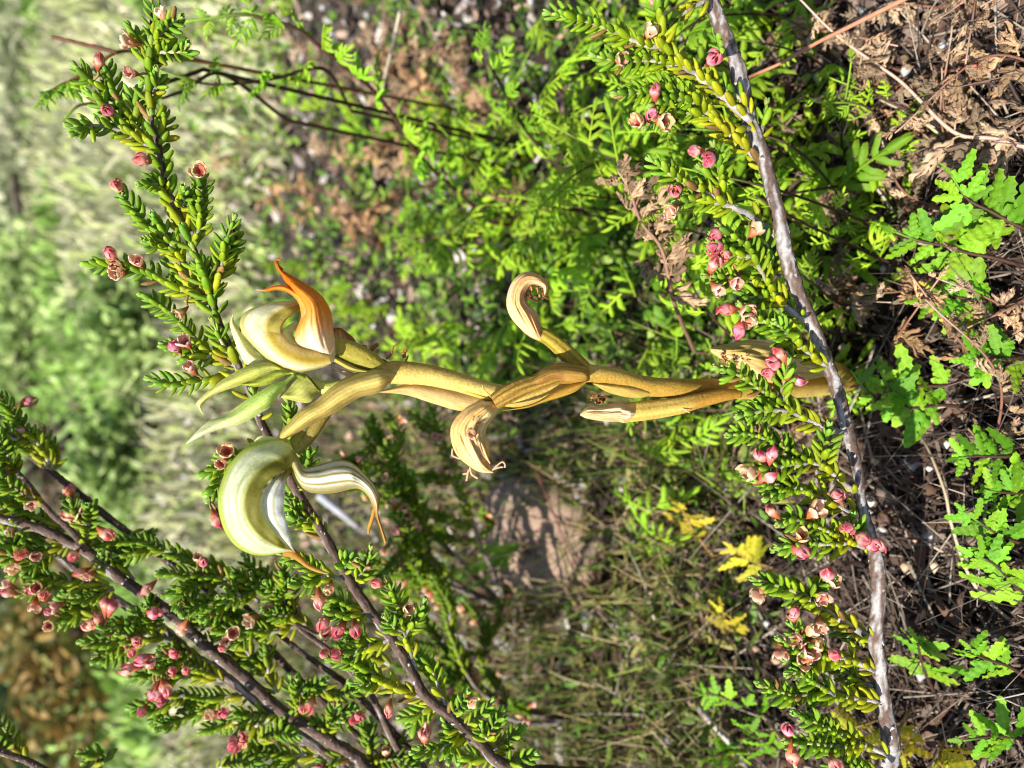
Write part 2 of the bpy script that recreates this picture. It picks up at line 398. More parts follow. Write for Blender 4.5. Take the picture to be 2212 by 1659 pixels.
            if dist > sc * .35:
                mb = MB(); e = foot; m = (q + e) / 2 + g.normal(0, .0003, 3)
                tube(mb, catmull([q, m, e - dv * sc * .1], 5), np.full(5, .00028 * s.ls), 5, col=(.30, .20, .07)); st = part('flower_stalk', mb, M_bark, s.root, s.base)

def px3(pts, d):                                           # [(px,py)] + depth or (d0,d1) -> [(px,py,d)]
    d0, d1 = d if isinstance(d, tuple) else (d, d); n = len(pts)
    return [(x, y, d0 + (d1 - d0) * i / max(n - 1, 1)) for i, (x, y) in enumerate(pts)]

# ---- the branch that crosses in front of the orchid's foot
D = .157
main = [(1500, -110), (1525, -20), (1560, 60), (1590, 150), (1625, 270), (1650, 350), (1680, 450), (1695, 540), (1720, 620), (1755, 700), (1785, 780), (1810, 850), (1832, 930),
        (1850, 1010), (1862, 1090), (1883, 1160), (1892, 1220), (1897, 1300), (1893, 1400), (1905, 1500), (1925, 1600), (1945, 1700)]
hw = [15, 17, 17, 18, 16, 15, 15, 16, 15, 14, 14, 14, 13, 12, 11, 12, 15, 15, 16, 17, 19, 20]
wp = [np.array((.165, .11, .135)), np.array((.13, .095, .125))] + [P(x, y, D + .004 * math.sin(i * .7)) for i, (x, y) in enumerate(main)]
wr = [.0011, .0012] + [w * PX(D) for w in hw]
wp += [np.array((-.105, .062, .045)), np.array((-.125, .066, .018)), np.array((-.135, .07, -.012))]; wr += [.0021, .0023, .0026]
NB = Heath('heath_branch', wp[-1], 'woody heath branch with yellow-green leaves and pink flowers crossing the orchid foot', 'branch', None, ls=1.0, fork=.22)
mp_ = catmull(wp[::-1], 260); mr_ = np.interp(np.linspace(0, 1, 260), np.linspace(0, 1, len(wr)), wr[::-1]); NB.stem(mp_, mr_)
def tw(H, pts, d=D, leafy=0.0, **k):
    p = H.twig(pxpath(px3(pts, d), 40), leafy, **k); n = len(p); g = H.g
    T = np.gradient(p, axis=0); tot = np.linalg.norm(np.diff(p, axis=0), axis=1).sum()
    if tot > .009 and k.get('step', 1) == 1:               # short side shoots
        for q in range(H.forks(tot)):
            i = int(n * g.uniform(max(leafy, .15) + .12, .78)); i = min(i, n - 3); t = norm(T[i]); sv = norm(np.cross(t, g.normal(0, 1, 3) + 1.5 * cF)); L = min(tot * g.uniform(.28, .45), .009)
            e = p[i] + t * L * .75 + sv * L * .65; H.twig(catmull([p[i], p[i] + t * L * .35 + sv * L * .42, e], 16), 0, yellow=.3)
    return p
tw(NB, [(1622, 262), (1575, 222), (1536, 187), (1474, 140), (1427, 105), (1386, 95), (1311, 62), (1262, 45), (1192, 30)], (D, .148), .36, r0=.0009)
tw(NB, [(1427, 105), (1430, 80), (1425, 40), (1412, -14)], (.152, .150), .1)
tw(NB, [(1490, 152), (1440, 138), (1400, 130), (1340, 133), (1290, 122)], (.155, .150), 0)
tw(NB, [(1625, 275), (1580, 280), (1545, 258), (1490, 212), (1436, 190), (1386, 200), (1338, 203)], (D, .150), .25)
tw(NB, [(1655, 365), (1620, 330), (1580, 295), (1540, 262), (1500, 245), (1462, 246)], (D, .153), .5, yellow=.8)
tw(NB, [(1535, 255), (1500, 222), (1450, 212), (1415, 225)], (.155, .150), 0)
tw(NB, [(1590, 160), (1570, 130), (1545, 60)], (.160, .164), 0, pale=.4)
tw(NB, [(1528, 0), (1490, 20), (1455, 45)], (D, .155), .5, yellow=1.0)
tw(NB, [(1688, 530), (1652, 492), (1610, 460), (1564, 440), (1527, 417), (1477, 397), (1412, 350)], (D, .150), .42, r0=.0009)
tw(NB, [(1564, 440), (1556, 400), (1552, 355), (1543, 322)], (.154, .151), .1, yellow=.3)
tw(NB, [(1560, 440), (1510, 432), (1470, 436)], (.154, .152), 0)
tw(NB, [(1758, 705), (1735, 690), (1700, 665), (1668, 628), (1640, 580), (1612, 532), (1562, 495)], (D, .150), .3, r0=.0008)
tw(NB, [(1664, 625), (1610, 607), (1570, 600), (1533, 597)], (.155, .151), .05)
tw(NB, [(1690, 655), (1640, 640), (1600, 650)], (.155, .152), 0)
tw(NB, [(1650, 610), (1670, 560), (1650, 520), (1630, 500)], (.157, .153), 0, pale=.3)
tw(NB, [(1785, 790), (1760, 775), (1740, 757), (1690, 717), (1640, 687), (1606, 664)], (D, .150), .15)
tw(NB, [(1700, 725), (1690, 745), (1688, 770)], (.155, .152), 0)
tw(NB, [(1828, 935), (1790, 925), (1765, 915), (1718, 894), (1680, 866), (1630, 834), (1598, 811), (1556, 797)], (D, .149), .18)
tw(NB, [(1688, 866), (1692, 830), (1700, 790)], (.152, .150), 0, yellow=.3)
tw(NB, [(1705, 888), (1655, 887), (1606, 897)], (.152, .149), 0)
tw(NB, [(1856, 1072), (1793, 1019), (1730, 987), (1668, 954), (1618, 937), (1583, 939)], (D, .148), .15)
tw(NB, [(1778, 1005), (1784, 960), (1790, 925)], (.154, .150), 0, yellow=.35)
tw(NB, [(1750, 1000), (1710, 1005), (1675, 1008), (1640, 1015)], (.153, .149), 0, yellow=.3)
tw(NB, [(1846, 1112), (1805, 1091), (1755, 1066), (1713, 1051), (1664, 1073)], (D, .150), .25)
tw(NB, [(1718, 1054), (1670, 1045), (1640, 1040)], (.153, .150), 0)
tw(NB, [(1886, 1190), (1860, 1180), (1818, 1161), (1780, 1144), (1718, 1121), (1690, 1129)], (D, .149), .2)
tw(NB, [(1835, 1172), (1790, 1176), (1740, 1174), (1692, 1181)], (.154, .150), 0)
tw(NB, [(1850, 1175), (1850, 1150), (1845, 1120)], (.154, .152), 0, yellow=.7)
tw(NB, [(1884, 1380), (1845, 1356), (1810, 1336), (1772, 1311), (1746, 1289), (1696, 1270), (1637, 1253)], (D, .149), .36, r0=.0009)
tw(NB, [(1756, 1295), (1768, 1268), (1790, 1256)], (.153, .150), 0)
tw(NB, [(1886, 1450), (1841, 1425), (1794, 1419), (1746, 1396), (1712, 1355)], (D, .150), .22)
tw(NB, [(1782, 1414), (1730, 1408), (1690, 1385)], (.153, .150), 0)
tw(NB, [(1886, 1480), (1850, 1470), (1810, 1440), (1775, 1415)], (.160, .158), .1)
tw(NB, [(1860, 1400), (1845, 1370), (1815, 1355), (1790, 1345)], (.163, .162), 0, pale=.4)
tw(NB, [(1898, 1515), (1841, 1507), (1778, 1498), (1715, 1501), (1652, 1483)], (D, .150), .14)
tw(NB, [(1800, 1500), (1760, 1475), (1738, 1462)], (.152, .150), 0, yellow=.2)
tw(NB, [(1914, 1632), (1873, 1609), (1826, 1590), (1778, 1567), (1725, 1545)], (D, .150), .2)
tw(NB, [(1865, 1606), (1820, 1612), (1770, 1607), (1708, 1602)], (.155, .150), .0)
tw(NB, [(1925, 1668), (1880, 1668), (1830, 1655), (1790, 1668)], (D, .152), .1)
tw(NB, [(1640, 300), (1650, 265), (1655, 230)], (.157, .158), 0, yellow=1.0, step=2.2)
tw(NB, [(1700, 545), (1705, 510), (1715, 500)], (.159, .163), 0, yellow=.9, step=2.0)
tw(NB, [(1618, 250), (1600, 215), (1560, 190), (1530, 180)], (.157, .155), 0, yellow=1.0, step=1.8)
tw(NB, [(1745, 690), (1720, 672), (1695, 640)], (.157, .155), 0, yellow=1.0, step=1.5)
for x, y, k in [(1340, 128, 1), (1415, 200, 0), (1410, 245, 0), (1378, 262, 1), (1433, 262, 1), (1540, 127, 0), (1405, 70, 1), (1416, 3, 0), (1503, 325, 0), (1531, 345, 0), (1458, 415, 0), (1450, 455, 1),
                (1550, 505, 0), (1540, 535, 0), (1565, 550, 0), (1540, 574, 0), (1550, 625, 1), (1588, 612, 1), (1570, 668, 0), (1632, 497, 1), (1596, 712, 0), (1618, 688, 1), (1612, 672, 1), (1685, 768, 0), (1662, 805, 0), (1719, 820, 0), (1672, 785, 0),
                (1645, 988, 0), (1665, 985, 0), (1622, 1020, 1), (1654, 1030, 0), (1669, 1105, 0), (1807, 1068, 0), (1762, 1104, 1), (1832, 1140, 0), (1863, 1163, 0), (1885, 1178, 0), (1725, 1190, 0), (1731, 1157, 1), (1788, 1243, 0),
                (1796, 1254, 1), (1774, 1292, 1), (1640, 1281, 1), (1712, 1328, 0), (1750, 1362, 1), (1772, 1352, 1), (1762, 1392, 1), (1803, 1414, 0), (1738, 1421, 1), (1687, 1410, 1), (1716, 1378, 1), (1745, 1409, 1), (1702, 1578, 0), (1710, 1628, 0), (1803, 1648, 0)]:
    NB.flower(P(x, y, .1495), k)
NB.finish()

# ---- the long branch behind the orchid's flowers
DU = .172
U_path = [(330, 15), (325, 100), (322, 180), (330, 260), (345, 330), (357, 400), (378, 445), (402, 505), (428, 565), (455, 640), (470, 690), (490, 740), (512, 790), (545, 860), (570, 925), (605, 990), (640, 1058), (700, 1157), (750, 1245), (798, 1317), (843, 1377), (888, 1446), (920, 1506), (972, 1547), (1038, 1605), (1100, 1655)]
uw = [3.5, 4, 5, 5.5, 6, 6.5, 7, 7.5, 8, 8.5, 9, 9, 9, 9, 9, 9, 10, 10, 10.5, 11, 11, 11, 11, 12, 12, 12]
up = [P(x, y, .160 + .02 * i / 25) for i, (x, y) in enumerate(U_path)]; ur = [w * PX(.17) for w in uw]
up += [np.array((-.118, .165, .072)), np.array((-.138, .180, .035)), np.array((-.148, .187, -.012))]; ur += [.0018, .002, .0023]
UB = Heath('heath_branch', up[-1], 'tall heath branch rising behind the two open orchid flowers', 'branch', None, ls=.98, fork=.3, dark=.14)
UB.stem(catmull(up[::-1], 240), np.interp(np.linspace(0, 1, 240), np.linspace(0, 1, len(ur)), ur[::-1]))
def du(y): return .160 + .02 * min(max(y, 0), 1659) / 1659
for pts, lf, kw in [
    ([(330, 150), (335, 95), (338, 60), (328, 8)], 0, {}), ([(328, 118), (360, 112), (395, 112), (402, 100)], 0, {}), ([(325, 130), (305, 95), (283, 62)], 0, {}), ([(333, 90), (360, 60), (385, 40)], 0, {}),
    ([(345, 330), (310, 295), (285, 262), (255, 215), (224, 138)], 0, {}), ([(330, 320), (305, 305), (250, 248), (198, 205)], 0, {}), ([(300, 300), (262, 283), (215, 272), (158, 270)], 0, {}), ([(290, 262), (290, 215), (300, 190)], 0, {'pale': .5}),
    ([(360, 420), (345, 400), (312, 398)], 0, {'yellow': .8}),
    ([(425, 620), (395, 580), (365, 530), (320, 485), (262, 420)], .1, {}), ([(395, 560), (375, 535), (345, 485), (335, 470)], 0, {}), ([(370, 530), (335, 528), (318, 520)], 0, {}),
    ([(458, 648), (415, 635), (380, 623), (320, 593), (272, 578), (192, 572)], .05, {}), ([(440, 630), (405, 610), (385, 590), (365, 570)], 0, {}),
    ([(413, 540), (428, 505), (436, 460), (437, 419), (434, 372)], .05, {}), ([(457, 645), (470, 605), (480, 570), (486, 530), (503, 478)], .12, {}), ([(473, 600), (492, 560), (508, 520), (512, 500)], .1, {}),
    ([(515, 795), (485, 780), (455, 764), (410, 719), (365, 674), (312, 642)], .1, {}), ([(460, 768), (430, 775), (400, 780)], 0, {}), ([(505, 800), (470, 815), (440, 818), (380, 830), (330, 820)], .05, {}),
    ([(400, 500), (405, 470), (410, 440)], 0, {'yellow': .9}), ([(385, 450), (400, 430), (398, 410)], 0, {'yellow': .9}), ([(340, 300), (355, 280), (355, 245)], 0, {'yellow': .8}), ([(330, 200), (342, 180), (340, 160)], 0, {'yellow': .8}),
    ([(455, 640), (445, 590), (420, 540)], 0, {'yellow': .6}), ([(500, 770), (480, 740), (462, 700)], 0, {'yellow': .9, 'step': 2}), ([(560, 905), (560, 880), (548, 850)], 0, {'yellow': 1, 'step': 2.5}),
    ([(600, 980), (570, 985), (540, 978), (445, 1025)], .55, {}), ([(600, 970), (625, 950), (632, 900), (622, 870)], 0, {}), ([(640, 1060), (665, 1010), (665, 970)], 0, {}),
    ([(700, 1160), (665, 1120), (640, 1085), (620, 1052)], 0, {}), ([(690, 1150), (650, 1110), (625, 1090)], 0, {}), ([(540, 1000), (500, 990), (480, 985)], 0, {'pale': .4}),
    ([(753, 1252), (708, 1243), (660, 1218), (612, 1198)], .1, {}), ([(745, 1235), (748, 1215), (765, 1210)], 0, {'pale': .5}), ([(760, 1262), (790, 1230), (800, 1190)], .1, {'dark': 1}),
    ([(800, 1338), (762, 1311), (720, 1293), (690, 1290)], 0, {}), ([(798, 1317), (760, 1330), (715, 1325)], 0, {'yellow': .3}), ([(900, 1450), (880, 1390), (865, 1330), (840, 1258)], .15, {}), ([(875, 1370), (905, 1330), (915, 1305)], 0, {}),
    ([(912, 1506), (870, 1490), (828, 1470), (768, 1431), (712, 1418)], .2, {}), ([(828, 1470), (800, 1480), (765, 1475)], 0, {}), ([(968, 1538), (950, 1490), (930, 1440), (903, 1410)], .25, {}), ([(843, 1380), (800, 1395), (770, 1370), (735, 1365)], .1, {}),
    ([(972, 1547), (1000, 1520), (1010, 1500)], 0, {'pale': .4}), ([(1000, 1570), (1040, 1545), (1060, 1520)], 0, {}), ([(1020, 1590), (985, 1590), (960, 1560)], 0, {}), ([(1060, 1620), (1095, 1600), (1125, 1575)], 0, {}), ([(1070, 1630), (1030, 1640), (990, 1630)], 0, {}), ([(1090, 1650), (1120, 1640), (1150, 1630)], 0, {}),
    ([(940, 1520), (900, 1545), (870, 1550)], 0, {}), ([(1000, 1572), (975, 1605), (940, 1620), (900, 1625)], 0, {}), ([(1050, 1612), (1065, 1570), (1085, 1545)], 0, {})]:
    kw = dict(kw); kw.pop('dark', 0); a = du(pts[0][1]); g_ = random.uniform(-.006, .004); tw(UB, pts, (a, a + g_), lf, **kw)
tw(UB, U_path[13:6:-1], (du(860), du(400)), 0, yellow=.55, step=1.7, size=1.35); tw(UB, U_path[7:2:-1], (du(500), du(200)), 0, yellow=.5, step=1.6, size=1.3); tw(UB, U_path[3:0:-1], (du(250), du(20)), 0, yellow=.4, step=1.5, size=1.2)
for x, y, k in [(213, 133, 0), (283, 158, 1), (235, 240, 0), (310, 345, 0), (255, 402, 0), (430, 368, 1), (240, 553, 0), (255, 590, 1), (298, 565, 1), (250, 575, 1), (385, 690, 1), (378, 750, 0), (400, 738, 1), (412, 795, 1), (275, 90, 1), (350, 30, 1),
                (490, 975, 1), (480, 1000, 1), (468, 1120, 0), (490, 1175, 0), (700, 1412, 0), (728, 1412, 0), (768, 1360, 0), (735, 1360, 0), (690, 1295, 0), (700, 1345, 0), (815, 1260, 0), (880, 1315, 1), (712, 1270, 1), (840, 1530, 0), (918, 1590, 0), (1020, 1515, 1)]:
    UB.flower(P(x, y, du(y) - .004), k)
UB.finish()

# ---- the bushy stems behind and below it
DV = .198
def bushy(label, path, wid, root, twigs, flowers, d, n_obj, extra, seed, ls=1.0):
    pts = [P(x, y, d + .012 * i / len(path)) for i, (x, y) in enumerate(path)]; rr = [w * PX(d) for w in wid]
    k = len(root); pts += [np.array(q) for q in root]; rr += [rr[-1] * (1.1 + .12 * i) for i in range(k)]
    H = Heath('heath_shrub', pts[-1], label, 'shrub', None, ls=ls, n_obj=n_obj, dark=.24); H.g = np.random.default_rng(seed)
    n = 200; H.stem(catmull(pts[::-1], n), np.interp(np.linspace(0, 1, n), np.linspace(0, 1, len(rr)), rr[::-1]))
    for q in extra:                                        # further stems of the same shrub: path, widths
        pp, ww = q; m = 90; H.stem(np.array([P(*t) for t in catmull([(x, y, dd) for x, y, dd in pp], m)]), np.interp(np.linspace(0, 1, m), np.linspace(0, 1, len(ww)), np.array(ww) * PX(d)), name='side_stem')
    for t in twigs:
        p, lf = t[0], t[1]; kw = t[2] if len(t) > 2 else {}
        a = d + .012 * min(max(p[0][1] - 900, 0), 760) / 760; tw(H, p, (a, a + H.g.uniform(-.012, .006)), lf, **kw)
    for x, y, kk in flowers: H.flower(P(x, y, d - .002), kk)
    return H
v1 = [(-60, 1100), (0, 1119), (105, 1149), (186, 1190), (255, 1246), (312, 1282), (397, 1350), (453, 1401), (538, 1472), (618, 1542), (708, 1596), (768, 1632), (830, 1680)]
H1 = bushy('bushy heath shrub with dense pink flowers and many forked grey stems', v1, [8, 9, 10, 11, 11, 11, 12, 12, 12, 12, 12, 13, 13], [(-.135, .2, .09), (-.16, .215, .04), (-.172, .22, -.012)],
    [([(235, 1265), (170, 1258), (100, 1250), (42, 1229)], .05), ([(245, 1270), (215, 1285), (190, 1292), (165, 1290)], 0), ([(210, 1332), (170, 1311), (130, 1296)], .1), ([(185, 1318), (159, 1322), (110, 1352)], 0), ([(100, 1250), (75, 1225), (45, 1180), (0, 1195)], 0),
     ([(368, 1384), (312, 1370), (265, 1350), (238, 1340)], .1), ([(334, 1374), (255, 1384), (181, 1387)], .1), ([(300, 1380), (270, 1410), (228, 1425)], 0), ([(330, 1350), (300, 1335), (285, 1320)], 0), ([(345, 1365), (330, 1330), (318, 1315)], 0),
     ([(482, 1470), (411, 1458), (326, 1458), (290, 1462)], .12), ([(538, 1503), (467, 1506), (400, 1500), (385, 1498)], .08), ([(400, 1500), (350, 1525), (285, 1530)], .05), ([(538, 1540), (482, 1566), (440, 1577)], .05), ([(470, 1530), (442, 1537), (391, 1554), (358, 1557)], .05), ([(560, 1560), (535, 1600), (530, 1640)], .05),
     ([(480, 1470), (430, 1440), (390, 1425), (350, 1415)], .1), ([(425, 1421), (400, 1410), (350, 1400)], 0), ([(90, 1092), (45, 1062), (-5, 1026)], .05), ([(144, 1143), (75, 1113), (-5, 1080)], .05), ([(45, 1029), (18, 984), (-5, 940)], .05), ([(108, 1002), (84, 960), (45, 915), (-5, 850)], .05),
     ([(288, 1254), (262, 1215), (240, 1180)], .1), ([(250, 1245), (225, 1220), (218, 1200)], 0), ([(180, 1190), (190, 1150), (195, 1110), (190, 1095)], .1), ([(0, 1125), (40, 1140), (60, 1190)], 0), ([(150, 1175), (110, 1190), (60, 1205), (0, 1212)], .1), ([(105, 1150), (60, 1160), (10, 1150)], 0),
     ([(540, 1300), (500, 1254), (450, 1222), (360, 1190), (300, 1170), (192, 1176)], .03), ([(560, 1300), (520, 1265), (460, 1245), (350, 1238)], .05), ([(470, 1240), (440, 1260), (400, 1280), (385, 1310)], 0), ([(520, 1265), (500, 1300), (440, 1305), (400, 1320)], 0),
     ([(684, 1371), (618, 1311), (558, 1266), (500, 1235)], .12), ([(642, 1355), (558, 1341), (480, 1325)], .08), ([(640, 1350), (600, 1365), (540, 1360), (470, 1365)], .08), ([(618, 1311), (610, 1280), (630, 1255)], 0), ([(560, 1270), (520, 1290), (480, 1290)], 0), ([(590, 1290), (575, 1250), (545, 1225), (530, 1205)], 0),
     ([(597, 1497), (582, 1461), (543, 1416), (500, 1390)], .08), ([(580, 1455), (578, 1420), (574, 1395)], 0), ([(540, 1415), (500, 1370), (455, 1340), (440, 1330)], 0), ([(843, 1437), (798, 1410), (747, 1368)], .1), ([(610, 1540), (560, 1545), (500, 1540)], 0), ([(723, 1590), (702, 1575), (660, 1550)], 0),
     ([(690, 1632), (618, 1629), (540, 1617)], .05), ([(798, 1660), (798, 1596), (782, 1570)], .1), ([(700, 1592), (720, 1560), (760, 1560), (770, 1540)], 0), ([(760, 1630), (720, 1640), (680, 1665)], 0), ([(640, 1560), (650, 1520), (672, 1490), (700, 1470)], .05), ([(690, 1490), (740, 1500), (790, 1470)], 0),
     ([(830, 1670), (850, 1620), (880, 1590)], 0), ([(800, 1650), (840, 1640), (900, 1640)], 0), ([(560, 1600), (600, 1580), (640, 1590)], 0), ([(450, 1400), (470, 1370), (500, 1330)], 0), ([(400, 1350), (430, 1320), (470, 1300)], 0), ([(470, 1660), (520, 1640), (560, 1655)], 0), ([(190, 1660), (230, 1640), (180, 1625)], 0)],
    [(15, 1265, 1), (20, 1280, 0), (70, 1275, 0), (95, 1285, 0), (75, 1310, 1), (100, 1318, 0), (120, 1310, 1), (105, 1353, 1), (200, 1350, 0), (215, 1340, 0), (295, 1385, 0), (285, 1408, 0), (310, 1422, 0), (325, 1435, 1), (283, 1443, 0), (375, 1412, 0), (373, 1448, 0), (403, 1452, 0),
     (335, 1495, 0), (355, 1485, 0), (340, 1510, 0), (362, 1502, 0), (350, 1522, 0), (330, 1505, 1), (300, 1548, 0), (412, 1548, 1), (478, 1540, 0), (500, 1608, 0), (528, 1610, 0), (495, 1640, 0), (520, 1640, 1), (395, 1362, 1), (480, 1400, 0), (490, 1385, 1), (500, 1370, 1), (232, 1300, 0), (240, 1315, 0), (50, 1195, 0), (75, 1200, 1), (80, 1270, 1), (30, 1225, 1),
     (45, 940, 0), (150, 1065, 0), (155, 1110, 0), (165, 1120, 1), (180, 1105, 1), (175, 1120, 1), (235, 1158, 0), (170, 1240, 0), (190, 1245, 1), (160, 1200, 0), (440, 1215, 0), (430, 1190, 1), (655, 1545, 0), (668, 1535, 0), (765, 1563, 0), (780, 1552, 0), (735, 1365, 1), (540, 1340, 1), (70, 1090, 1), (320, 1270, 0), (330, 1325, 0)],
    DV, 300, [([(-40, 960, .205), (45, 1029, .203), (99, 1095, .2), (150, 1143, .199), (188, 1190, .199)], [4, 5, 6, 7, 8]), ([(60, 1150, .215), (113, 1189, .214), (180, 1245, .213), (255, 1297, .212), (312, 1331, .211), (368, 1372, .21), (425, 1421, .209), (482, 1458, .208), (560, 1520, .208), (620, 1570, .208), (700, 1625, .209), (780, 1700, .209)], [5, 8, 9, 9, 10, 10, 10, 10, 10, 10, 10, 10]),
                 ([(520, 1300, .214), (640, 1400, .213), (750, 1480, .212), (830, 1560, .212), (900, 1640, .212), (960, 1720, .212)], [5, 6, 7, 8, 8, 9]), ([(684, 1371, .2), (640, 1350, .2), (690, 1390, .2), (740, 1430, .2), (800, 1500, .204), (850, 1600, .207), (900, 1690, .208)], [3, 5, 6, 7, 7, 8, 8])], 11)
H1.random_flowers(14); H1.finish()
H2 = bushy('slender heath stem leaning bare and dark beside the bushy shrub', [(-60, 880), (0, 924), (45, 966), (105, 1014), (180, 1074), (279, 1152), (380, 1225), (480, 1300), (580, 1400), (680, 1500), (800, 1620), (880, 1720)], [5, 6, 6, 7, 7, 8, 8, 8, 8, 8, 9, 9],
    [(-.15, .225, .09), (-.175, .235, .04), (-.185, .238, -.012)], [([(105, 1010), (85, 985), (50, 960), (20, 925)], 0, {'yellow': .7}), ([(170, 1068), (150, 1080), (165, 1115)], 0), ([(110, 1015), (120, 990), (100, 950), (70, 930)], 0), ([(280, 1155), (310, 1160), (330, 1150)], 0)], [(150, 1065, 0)], .212, 120, [], 12)
H2.finish()
H3 = bushy('heath shoot with yellowing leaves leaning in beside the bushy shrub', [(-50, 1590), (0, 1622), (57, 1642), (100, 1668), (180, 1730)], [6, 7, 7, 8, 8], [(-.135, .17, .12), (-.15, .185, .05), (-.16, .19, -.012)],
    [([(55, 1640), (30, 1605), (10, 1575), (-10, 1545)], 0, {'yellow': .9, 'step': 1.5}), ([(20, 1630), (5, 1610), (-15, 1600)], 0, {'yellow': .9})], [], .19, 60, [], 13)
H3.finish()

# ---- a dried-out heath further back, full of brown-pink old flowers
B4 = Pg(1120, 1500, .0)
def old_heath(label, root, tips, d, seed, nfl):
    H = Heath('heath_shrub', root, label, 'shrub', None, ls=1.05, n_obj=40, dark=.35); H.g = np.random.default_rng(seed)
    for tip in tips:
        t = P(*tip); m = (np.array(root) + t) / 2 + np.array((0, 0, .02)) + H.g.normal(0, .008, 3); p = catmull([root, m, t], 60)
        H.stem(p[:40], np.linspace(.0014, .0006, 40)); H.twig(p[34:], .1, yellow=.2)
        for k in range(5):
            i = int(H.g.integers(22, 55)); dv = norm(p[min(i + 4, 59)] - p[i - 3] + H.g.normal(0, .006, 3)); H.twig(catmull([p[i], p[i] + dv * .01 + H.g.normal(0, .002, 3), p[i] + dv * .02 + np.array((0, 0, .006))], 20), .1, yellow=.25)
    H.random_flowers(int(nfl * 1.5), .2, 1)
    H.finish()
old_heath('low heath shrub with faded brown-pink flowers between the orchid and the rock', Pg(1100, 1320, 0), [(800, 905, .27), (835, 960, .26), (870, 1010, .27), (875, 1110, .27), (850, 1180, .27), (930, 880, .29), (900, 1240, .28)], .27, 21, 60)
old_heath('low heath shrub with faded flowers and grey stems behind the bushy shrub', Pg(1250, 1560, 0), [(910, 1330, .29), (940, 1250, .29), (990, 1390, .3), (960, 1460, .28), (1050, 1340, .31)], .29, 22, 40)

# ------------------------------------------------------------------ the greenhood orchid
AMBER = np.array((.46, .29, .06)); TAN = TAN  # (TAN stays the lens half-angle)
TANC = np.array((.68, .45, .17)); PALEG = np.array((.62, .66, .22)); CREAM = np.array((.82, .72, .42)); OLIVE = np.array((.20, .185, .012)); WHITE = np.array((.66, .68, .50)); ORANGE = np.array((.78, .30, .02)); LIME = np.array((.48, .56, .13)); DRY = np.array((.72, .44, .20)); RUST = np.array((.33, .13, .05))
OB = P(1862, 826, .2385); OB[2] = -.008
ORC = empty('greenhood_orchid', OB, 'single pale green and amber orchid stalk with hooded and withered flowers', 'orchid')
mb = MB()
stem_pts = [(622, 806, .150, 8), (650, 820, .1505, 12), (690, 838, .151, 13), (735, 836, .1515, 14), (790, 816, .1515, 18), (832, 806, .1515, 23), (870, 806, .1515, 25), (930, 812, .152, 23), (1000, 830, .153, 21), (1060, 848, .154, 21), (1110, 856, .155, 24), (1170, 842, .157, 27), (1215, 812, .158, 27), (1262, 806, .160, 20), (1330, 815, .163, 19), (1400, 835, .167, 21), (1480, 840, .171, 22), (1570, 840, .180, 22), (1650, 841, .190, 22), (1750, 836, .208, 21), (1845, 828, .232, 20)]
q = catmull(stem_pts, 190); path = np.array([P(a, b, c) for a, b, c, w in q]); rad = np.array([w * PX(c) for a, b, c, w in q])
path = np.vstack([path, OB + np.array((0, 0, .005)), OB]); rad = np.r_[rad, rad[-1], rad[-1] * 1.05]
gs = np.random.default_rng(3)
tube(mb, path, rad, 18, col=lambda u, th: mix(mix(AMBER, (.62, .50, .18), .45 + .40 * math.sin(9 * u + th)), PALEG * .9, 1 - sstep(.10, .24, u)) * (1 + .05 * gs.normal()), ridge=(.03, 5), rough=.008)
part('stem', mb, M_stem, ORC, OB)

def stripes(u, t, lines, width):                           # 0..1 strength of longitudinal veins
    return max([math.exp(-((t - l) / width) ** 2) for l in lines])
vn = np.random.default_rng(5); VN = vn.uniform(0, 6.28, 12)
def streak(u, t, k=1.0): return k * (.5 * math.sin(41 * t + 3 * math.sin(3 * u + VN[0]) + VN[1]) + .35 * math.sin(89 * t + 5 * u + VN[2]) + .3 * math.sin(23 * u + 13 * t + VN[3]))
def bract_col(base, dark=RUST, k=.10, patch=None):
    k *= 1.9
    def f(u, t):
        c = np.asarray(base, float) * (1 + k * streak(u, t))
        if patch: c = mix(c, dark, patch(u, t))
        return np.clip(c, 0, 1)
    return f
def bract(A, B, d, bulge, col, m=M_orchid, name='bract', **k):
    mb = MB(); blade(mb, A, B, d, bulge, col, **k); return part(name, mb, m, ORC, OB)

# sheathing bracts along the stalk
bract([c4(1450, 400), c4(1200, 470), c4(1000, 590), c4(850, 640), c4(690, 672)], [c4(1420, 430), c4(1300, 520), c4(1050, 600), c4(900, 650), c4(680, 676)], [.1545, .1525, .152, .151], .0012, bract_col((.62, .42, .09)))
bract([c4(1450, 400), c4(1420, 300), c4(1200, 262), c4(1080, 290), c4(950, 370), c4(850, 430)], [c4(1440, 400), c4(1400, 430), c4(1230, 440), c4(1130, 440), c4(1000, 480), c4(860, 500)], [.1565, .1535, .1525, .152], .0030, bract_col((.55, .36, .10), RUST, .12, lambda u, t: .75 * sstep(.35, .45, u) * (1 - sstep(.8, 1, u)) * math.exp(-((t - .68) / .22) ** 2) * (.7 + .3 * math.sin(60 * t))), nu=50, nv=21)
bract([c4(2030, 520), c4(1900, 470), c4(1700, 440), c4(1480, 437)], [c4(2030, 530), c4(1850, 565), c4(1620, 520), c4(1470, 440)], [.168, .1635, .161], .0016, bract_col((.66, .50, .16)))
bract([c3(1110, 1440), c3(900, 1400), c3(650, 1340), c3(450, 1320), c3(180, 1395)], [c3(1000, 1560), c3(850, 1555), c3(630, 1490), c3(400, 1420), c3(175, 1400)], [.1535, .152, .1515, .1515], .0014, bract_col((.74, .56, .26), RUST, .10, lambda u, t: .35 * (1 - t) * sstep(.3, .7, u)))
